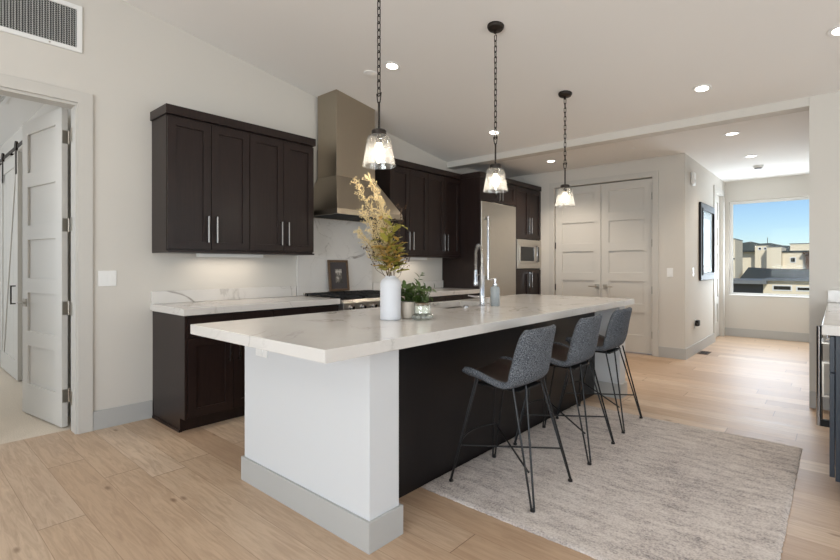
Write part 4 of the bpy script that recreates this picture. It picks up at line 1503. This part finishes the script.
def leaf(bm, base, d, side, L_, W_, lobes=False, curl=.15):
    """a folded leaf blade with optional lobes"""
    d = Vector(d).normalized(); side = Vector(side); side = (side - d * side.dot(d)).normalized()
    up_ = side.cross(d)
    n = 7 if lobes else 5
    mid, lf, rt = [], [], []
    for i in range(n):
        f = i / (n - 1)
        wv = math.sin(math.pi * min(1, f * .95 + .05)) ** .7
        if lobes:
            wv *= (.62 if i % 2 == 0 else 1.1)
        if i == n - 1:
            wv = .02
        c = Vector(base) + d * (f * L_) - up_ * (curl * L_ * f * f)
        mid.append(bm.verts.new(c - up_ * .0))
        lf.append(bm.verts.new(c + side * W_ / 2 * wv + up_ * W_ * .14 * wv + (d * L_ * .06 if lobes and i % 2 else Vector())))
        rt.append(bm.verts.new(c - side * W_ / 2 * wv + up_ * W_ * .14 * wv + (d * L_ * .06 if lobes and i % 2 else Vector())))
    for i in range(n - 1):
        for q in ((mid[i], mid[i + 1], lf[i + 1], lf[i]), (rt[i], rt[i + 1], mid[i + 1], mid[i])):
            f_ = bm.faces.new(q); f_.smooth = True


def stem_path(p0, p1, bow, n=9):
    p0, p1, bow = Vector(p0), Vector(p1), Vector(bow)
    return [p0.lerp(p1, i / (n - 1)) + bow * math.sin(math.pi * i / (n - 1)) for i in range(n)]


cr_ = Vector((math.cos(R(41.3)), math.sin(R(41.3)), 0))     # across the picture
cf_ = Vector((-math.sin(R(41.3)), math.cos(R(41.3)), 0))
VB = Vector((VX, VY, CZ + .02))


def plume(top, bow, start, seed, dens=1.0, spread=.055, label=None):
    rn = random.Random(seed)
    t = thing('dried_grass_stem', label, 'dried stem', VB, group='feathery dried stems in the vase')
    path = [Vector((0, 0, 0)) + p for p in stem_path((rn.uniform(-.01, .01), rn.uniform(-.01, .01), 0), top, bow, 14)]
    # hold the stem inside the neck
    for p in path:
        if p.z < .235:
            p.x *= .6; p.y *= .6
            r_ = math.hypot(p.x, p.y)
            if r_ > .018:
                p.x *= .018 / r_; p.y *= .018 / r_
    bm = BM(); tube(bm, path, [.0022 - .0013 * i / 13 for i in range(14)], 5); obj('stem', bm, 'twig', t, smooth=True)
    bm = BM()
    n = int(46 * dens)
    for i in range(n):
        f = start + (1 - start) * i / n
        s = f * 13; k = min(12, int(s))
        base = path[k].lerp(path[k + 1], s - k)
        d0 = (path[k + 1] - path[k]).normalized()
        a = rn.uniform(0, 2 * math.pi)
        side = d0.orthogonal().normalized(); side = Matrix.Rotation(a, 3, d0) @ side
        ln = spread * (1.15 - .75 * (f - start) / (1 - start)) * rn.uniform(.6, 1.25)
        tip = base + side * ln * .8 + d0 * ln * .75 - Vector((0, 0, ln * .15))
        mid = base.lerp(tip, .5) + d0 * ln * .15
        tube(bm, [base, mid, tip], [.0011, .0008, .0005], 3)
        for q in range(9):
            g_ = .25 + .75 * q / 8
            p = base.lerp(tip, g_) + Vector((rn.uniform(-1, 1), rn.uniform(-1, 1), rn.uniform(-1, 1))) * .009
            e = .0042 * rn.uniform(.7, 1.35)
            dd = (d0 + side * .8 + Vector((rn.uniform(-1, 1), rn.uniform(-1, 1), rn.uniform(-1, 1))) * .8).normalized()
            o1 = dd.orthogonal().normalized() * e * .5; o2 = dd.cross(o1)
            vv = [bm.verts.new(p + w_) for w_ in (dd * e * 1.5, o1, o2, -o1, -o2, -dd * e * 1.5)]
            for (x, y, z) in ((0, 1, 2), (0, 2, 3), (0, 3, 4), (0, 4, 1), (5, 2, 1), (5, 3, 2), (5, 4, 3), (5, 1, 4)):
                bm.faces.new((vv[x], vv[y], vv[z]))
    p_ = obj('plume', bm, 'straw', t); p_['kind'] = 'stuff'
    return t


def V3(a, d, z):
    return cr_ * a + cf_ * d + Vector((0, 0, z))


PLUMES = [((-.215, .0, .80), (.085, .02, 0), .56, 1.25, 'tall pale feathery stem leaning out toward the hood'),
          ((-.135, .03, .835), (.05, .03, 0), .52, 1.35, 'tallest feathery straw stem standing in the white vase'),
          ((-.075, -.02, .72), (.03, -.01, 0), .46, 1.2, 'straw coloured feathery stem at the centre of the vase'),
          ((-.20, .02, .50), (.03, .0, .07), .5, 1.1, 'low feathery stem drooping toward the small bronze frame'),
          ((-.02, .05, .62), (-.01, .03, 0), .45, 1.0, 'feathery stem behind the golden leaves'),
          ((-.17, -.01, .63), (.04, .0, .03), .5, 1.1, 'feathery stem spreading out under the tall plumes')]
for i, (tp, bw, st, dn, lab) in enumerate(PLUMES):
    plume(V3(*tp), V3(*bw), st, 11 + i, dn, .06, lab)


def leafy(top, bow, seed, mat, n, L_, label, start=.42, lobes=True):
    rn = random.Random(seed)
    t = thing('leafy_branch', label, 'branch', VB, group='leafy branches in the vase')
    path = stem_path((rn.uniform(-.008, .008), rn.uniform(-.008, .008), 0), top, bow, 12)
    for p in path:
        if p.z < .235:
            r_ = math.hypot(p.x, p.y)
            if r_ > .018:
                p.x *= .018 / r_; p.y *= .018 / r_
    bm = BM(); tube(bm, path, [.003 - .0016 * i / 11 for i in range(12)], 6); obj('stem', bm, 'twig', t, smooth=True)
    bm = BM()
    for i in range(n):
        f = start + (1 - start) * (i + .5) / n
        s = f * 11; k = min(10, int(s))
        b = path[k].lerp(path[k + 1], s - k)
        d0 = (path[k + 1] - path[k]).normalized()
        side = Matrix.Rotation(i * 2.4 + rn.uniform(-.4, .4), 3, d0) @ d0.orthogonal().normalized()
        d = (side * 1.0 + d0 * rn.uniform(.2, .9) + Vector((0, 0, rn.uniform(-.3, .15)))).normalized()
        pet = b + d * .014
        tube(bm, [b, pet], .0009, 3)
        leaf(bm, pet, d, d.cross(d0) + Vector((0, 0, .01)), L_ * rn.uniform(.75, 1.2), L_ * rn.uniform(.55, .75), lobes, rn.uniform(.0, .3))
    obj('leaves', bm, mat, t)
    return t


leafy(V3(-.015, -.03, .50), V3(-.01, -.01, 0), 31, 'leaf_y', 22, .078, 'branch of olive green lobed leaves facing out from the vase', .48)
leafy(V3(.015, .0, .57), V3(.0, .0, 0), 32, 'leaf_y', 15, .07, 'branch of yellow-green leaves reaching toward the dark cabinets beyond the hood', .48)
leafy(V3(.03, -.03, .385), V3(.0, .0, .02), 33, 'leaf_y', 22, .075, 'branch of broad olive leaves low over the vase rim', .6)
leafy(V3(-.03, -.04, .40), V3(.01, -.01, .02), 34, 'leaf_o', 22, .075, 'branch of golden brown leaves under the feathery stems', .6)
leafy(V3(-.07, .02, .60), V3(.02, .0, .0), 35, 'leaf_o', 12, .055, 'branch of small golden leaves rising among the straw stems', .45)
leafy(V3(.045, -.01, .44), V3(.0, .0, .02), 36, 'leaf_o', 16, .06, 'branch of golden leaves turned toward the potted plant', .6)
# dark berry twigs
for i, (tp, lab) in enumerate((((.065, -.02, .63), 'bare dark twig with tiny berries on the dark cabinet side of the vase'), ((-.15, -.01, .40), 'thin dark berry twig drooping toward the bronze frame'), ((.10, .0, .34), 'thin dark berry twig bending low over the vase shoulder'))):
    rn = random.Random(50 + i)
    t = thing('berry_twig', lab, 'twig', VB, group='berry twigs in the vase')
    path = stem_path((0, 0, 0), V3(*tp), V3(0, 0, .05 if i else 0), 10)
    for p in path:
        if p.z < .235:
            r_ = math.hypot(p.x, p.y)
            if r_ > .018:
                p.x *= .018 / r_; p.y *= .018 / r_
    bm = BM(); tube(bm, path, [.002 - .001 * k / 9 for k in range(10)], 5); obj('stem', bm, 'twig', t, smooth=True)
    bm = BM()
    for k in range(22):
        f = rn.uniform(.6, 1); s = f * 9; j = min(8, int(s)); b = path[j].lerp(path[j + 1], s - j)
        e = b + Vector((rn.uniform(-1, 1), rn.uniform(-1, 1), rn.uniform(-.4, 1))) * .028
        tube(bm, [b, e], .0007, 3)
        bmesh.ops.create_icosphere(bm, subdivisions=1, radius=.0042, matrix=Matrix.Translation(e))
    obj('berries', bm, 'twig', t)

# potted plant
PXY = (-1.940, 2.105)
t = thing('potted_plant', 'small leafy green plant in a beige pot beside the white vase', 'plant', (*PXY, CZ + .0005))
bm = BM(); lathe(bm, [(0, 0), (.036, 0), (.044, .006), (.052, .05), (.05, .085), (.046, .1), (.042, .1), (.044, .085), (.044, .05), (.0, .05)], 28); obj('pot', bm, 'pot', t, smooth=True)
bm = BM(); lathe(bm, [(0, .0505), (.0435, .0505), (.0435, .078), (0, .084)], 20); obj('soil', bm, 'soil', t, smooth=True)
rn = random.Random(5)
tips = []
for k in range(24):
    a = rn.uniform(0, 2 * math.pi); rr = rn.uniform(.03, .1)
    if k == 0:
        tip = V3(.075, 0, .265)
    elif k == 1:
        tip = V3(.15, -.02, .175)
    elif k == 2:
        tip = V3(-.02, -.06, .19)
    elif k == 3:
        tip = V3(.125, .01, .13)
    else:
        tip = Vector((math.cos(a) * rr, math.sin(a) * rr, rn.uniform(.09, .19))) + cr_ * .03
    tips.append(tip)
bms = BM(); bml = BM()
for tip in tips:
    path = stem_path((tip.x * .12, tip.y * .12, .07), tip, (0, 0, .02), 7)
    tube(bms, path, [.0016 - .0008 * i / 6 for i in range(7)], 4)
    nl = 9
    for i in range(nl):
        f = .3 + .7 * i / (nl - 1); s = f * 6; k = min(5, int(s)); b = path[k].lerp(path[k + 1], s - k)
        d0 = (path[k + 1] - path[k]).normalized()
        sd = Matrix.Rotation(i * 2.5 + rn.uniform(-.5, .5), 3, d0) @ d0.orthogonal().normalized()
        d = (sd + d0 * .6).normalized()
        leaf(bml, b + d * .004, d, d.cross(d0), rn.uniform(.03, .05), rn.uniform(.018, .028), False, .2)
obj('stems', bms, 'leaf_g', t, smooth=True)
o = obj('leaves', bml, 'leaf_g', t); o['kind'] = 'stuff'

# glass candle holder
t = thing('candle_holder', 'faceted clear glass candle holder with a flared foot before the plant', 'candle holder', (-1.822, 2.095, CZ + .0005))
bm = BM()
seg = 8
prof = [(0, 0), (.030, 0), (.034, .006), (.036, .022), (.044, .030), (.049, .036), (.049, .094), (.0515, .098), (.048, .098), (.046, .094), (.046, .04), (0, .036)]
lathe(bm, prof, 16); 
for v_ in bm.verts:
    a = math.atan2(v_.co.y, v_.co.x); r_ = math.hypot(v_.co.x, v_.co.y)
    if v_.co.z < .03 and r_ > .05:
        k_ = 1 + .08 * math.cos(8 * a); v_.co.x *= k_; v_.co.y *= k_
obj('glass', bm, 'jar', t, smooth=True, angle=25)
bm = BM()
for i in range(9):
    a = 2 * math.pi * i / 9
    bmesh.ops.create_icosphere(bm, subdivisions=2, radius=.019, matrix=Matrix.Translation((.047 * math.cos(a), .047 * math.sin(a), .0175)) @ Matrix.Diagonal((1, 1, .9, 1)))
obj('beaded_foot', bm, 'footglass', t, smooth=True)
t2 = thing('candle', 'ivory candle in the glass holder with a brown wooden cap', 'candle', (-1.822, 2.095, CZ + .041))
bm = BM(); lathe(bm, [(0, 0), (.043, 0), (.043, .042), (0, .042)], 24); obj('wax', bm, 'wax', t2, smooth=True)
bm = BM(); lathe(bm, [(0, .0425), (.0435, .0425), (.0435, .056), (0, .056)], 24); obj('cap', bm, 'brownwax', t2, smooth=True)

# ------------------------------------------------------------------ dark blue cabinet run on the near right
CY0 = 3.34
t = thing('base_cabinet', 'dark blue base cabinet at the picture edge with drawer above door', 'cabinet', (0, CY0, 0), group='dark blue cabinets by the hallway')
fx0 = -.012
bm = BM(); prism(bm, [(fx0 + .003, 0, .1), (.6, 0, .1), (.6, 0, 0), (.07, 0, 0), (.07, 0, .1)][:2] + [(.6, 0, CB - .003), (fx0 + .003, 0, CB - .003)], (0, .74, 0)); obj('body', bm, 'navy', t, bev=0.001)
bm = BM(); box(bm, .07, .59, .0, .74, 0, .0995); obj('toe_kick', bm, 'navy', t)
sh_door(t, (fx0, .74 - G, .118), (0, -1, 0), (-1, 0, 0), .735, .552, (.37, .45), .2, 'navy', hmat='nickel')
sh_door(t, (fx0, .74 - G, .675), (0, -1, 0), (-1, 0, 0), .735, .19, (.37, .12), .2, 'navy', hmat='nickel', slab=True, name='drawer', hor=True)
t = thing('beverage_fridge', 'under-counter beverage refrigerator with a steel tube handle by the hallway wall', 'beverage fridge', (0, CY0 + .745, 0))
obj('body', lbox((.004, .002, .1), (.58, .60, CB - .004)), 'black', t)
dr_ = obj('door', lbox((-.032, .004, .105), (.0035, .598, CB - .008)), 'steel', t, bev=0.003)
obj('glass', lbox((-.0335, .06, .17), (-.0322, .54, .8)), 'blackgl', dr_)
bm = BM(); tube(bm, [(-.092, .05, .18), (-.092, .05, .84)], .017, 14); h_ = obj('handle', bm, 'chrome', dr_, smooth=True)
for z in (.2, .82):
    bm = BM(); box(bm, -.097, -.0325, .034, .066, z - .022, z + .022); obj('bracket', bm, 'frameb', h_, bev=0.003)
obj('kick_plate', lbox((.06, .002, 0), (.5, .60, .0985)), 'black', t)
t = thing('base_cabinet', 'dark blue base cabinet between beverage refrigerator and hallway wall', 'cabinet', (0, CY0 + 1.35, 0), group='dark blue cabinets by the hallway')
bm = BM(); box(bm, fx0 + .003, .6, 0, .66, .1, CB - .003); obj('body', bm, 'navy', t)
bm = BM(); box(bm, .07, .59, .0, .66, 0, .0995); obj('toe_kick', bm, 'navy', t)
sh_door(t, (fx0, .66 - G, .105), (0, -1, 0), (-1, 0, 0), .655, .76, (.05, .6), .2, 'navy')
counter('countertop', -.064, .62, CY0 - .03, YB - .003, CB, CZ, 'white stone worktop on the dark blue cabinets')
counter('backsplash', -.064, .62, YB - .026, YB - .003, CZ + .001, 1.03, 'low stone upstand on the hallway stub wall', 'backsplash')

# ------------------------------------------------------------------ outside, seen through the hall window
bm = BM(); box(bm, -400, 300, 14, 900, -6.2, -6.0); o = struct('ground', bm, 'earth')


def house(name, label, loc, walls, roofs, windows=(), extras=()):
    t = thing(name, label, 'house', loc, group='stucco houses outside')
    Lc = lambda b: lbox(tuple(b[i] - loc[i] for i in (0, 2 - 1, 2)), tuple(b[i + 3] - loc[i] for i in range(3)))
    for b, m_ in walls:
        obj('wall', Lc(b), m_, t)
    for b, m_ in roofs:
        obj('roof', Lc(b), m_, t)
    for b in windows:
        w_ = obj('window', Lc(b), 'white', t)
        bb = (b[0] + .12, b[1] - .02, b[2] + .12, b[3] - .12, b[1] - .005, b[5] - .12)
        obj('pane', Lc(bb), 'blackgl', w_)
    return t


GZ = -6.0
# nearest: low building with a metal-edged roof (front face about y = 60)
house('house', 'low stucco house with a seamed metal roof edge, at the foot of the view', (-6, 60, GZ),
      [((-9.5, 60, GZ, -5.78, 66, -.62), 'stone'), ((-5.76, 60.0, GZ, 8, 66, -.35), 'stucco')],
      [((-10, 58.8, -.68, -5.4, 66.5, -.3), 'roofm'), ((-5.8, 59.6, -.36, 8.3, 66.5, -.18), 'roofm')],
      [(-5.0, 59.95, -1.35, -3.4, 60.0, -.75), (-3.1, 59.95, -1.35, -1.6, 60.0, -.85)])
# dark roof field behind it, about y = 75, a hipped slab
t = thing('house', 'cream house under the broad dark hipped roof', 'house', (-5, 76, GZ), group='stucco houses outside')
bm = BM(); box(bm, -4.0, 12, -1.0, 10, 0, 5.0); obj('wall', bm, 'stucco', t)
bm = BM()
vs = [(-4.9, -2.0, 5.05), (13, -2.0, 5.05), (13, 11, 5.05), (-4.9, 11, 5.05), (-4.4, 4.5, 6.95), (-1.5, 4.5, 6.75), (12, 4.5, 6.55), (0.5, 3.8, 6.35)]
v = [bm.verts.new(p) for p in vs[:7]]
for f in ((0, 1, 6, 5), (0, 5, 4), (0, 4, 3), (3, 4, 5, 6, 2), (1, 2, 6), (3, 2, 1, 0)):
    bm.faces.new([v[i] for i in f])
obj('roof', bm, 'roof', t)
# tall narrow block on the near side
house('house', 'tall pale stucco block at the hallway side of the window view', (-9.8, 74, GZ),
      [((-14, 73.5, GZ, -10.03, 80, 4.62), 'stucco')], [((-14.1, 73.4, 4.62, -10.0, 80.1, 4.72), 'roofm'), ((-14, 73.4, 2.0, -10.05, 73.98, 2.15), 'roof')])
# main terrace behind
house('house', 'large flat-roofed cream house with stepped blocks in the middle of the view', (-7, 92, GZ),
      [((-12.6, 93.5, GZ, -9.9, 99, 3.4), 'stucco'), ((-9.9, 92, GZ, -8.2, 99, 4.35), 'stucco'), ((-8.2, 90, GZ, -6.4, 99, 4.0), 'stucco')],
      [((-12.8, 92.4, 3.4, -9.0, 99, 3.62), 'roof'), ((-10.0, 91.9, 4.35, -8.15, 99.1, 4.45), 'roofm'), ((-8.25, 89.9, 4.0, -6.4, 99.1, 4.1), 'roofm')],
      [(-9.5, 91.95, 3.6, -9.0, 92.0, 4.1), (-8.8, 91.95, 3.6, -8.35, 92.0, 4.1)])
house('house', 'cream house with one small square window and a brown corner', (-4, 91, GZ),
      [((-6.35, 91, GZ, -3.1, 99, 3.2), 'stucco'), ((-3.1, 90.4, GZ, 1, 99, 2.9), 'stucco'), ((-3.6, 90.3, GZ, -3.1, 91, 3.0), 'brown')],
      [((-6.36, 90.8, 3.2, -3.0, 99.1, 3.42), 'roof'), ((-3.9, 90.0, 2.9, 1.2, 99.1, 3.12), 'brown')],
      [(-5.45, 90.93, 1.6, -4.7, 91.0, 2.45)])
house('house', 'pale upper storey of a farther house above the brown roof', (-5, 121, GZ),
      [((-7.2, 121, GZ, 2, 128, 5.45), 'stucco')], [((-7.3, 120.9, 5.45, 2.1, 128.1, 5.6), 'roofm')])
bm = BM(); tube(bm, [(-9.9, 110, GZ), (-9.9, 110, 6.4)], .045, 6); tag(obj('mast', bm, 'ductdark'), 'thin mast rising over the far rooftops', 'mast')
# distant hill ridge
bm = BM()
prof = [(-160, 6), (-110, 9), (-70, 13), (-52, 16.5), (-45, 17.5), (-40, 16), (-34, 16.2), (-28, 14.5), (-15, 13), (20, 12), (80, 8), (140, 5)]
a = [bm.verts.new((x, 400 + 3 * math.sin(x), z)) for x, z in prof]
b = [bm.verts.new((x * 1.1, 360, GZ)) for x, z in prof]
c = [bm.verts.new((x * 1.1, 480, GZ)) for x, z in prof]
for i in range(len(prof) - 1):
    bm.faces.new((b[i], b[i + 1], a[i + 1], a[i])); bm.faces.new((a[i], a[i + 1], c[i + 1], c[i]))
o = struct('hill', bm, 'hills')
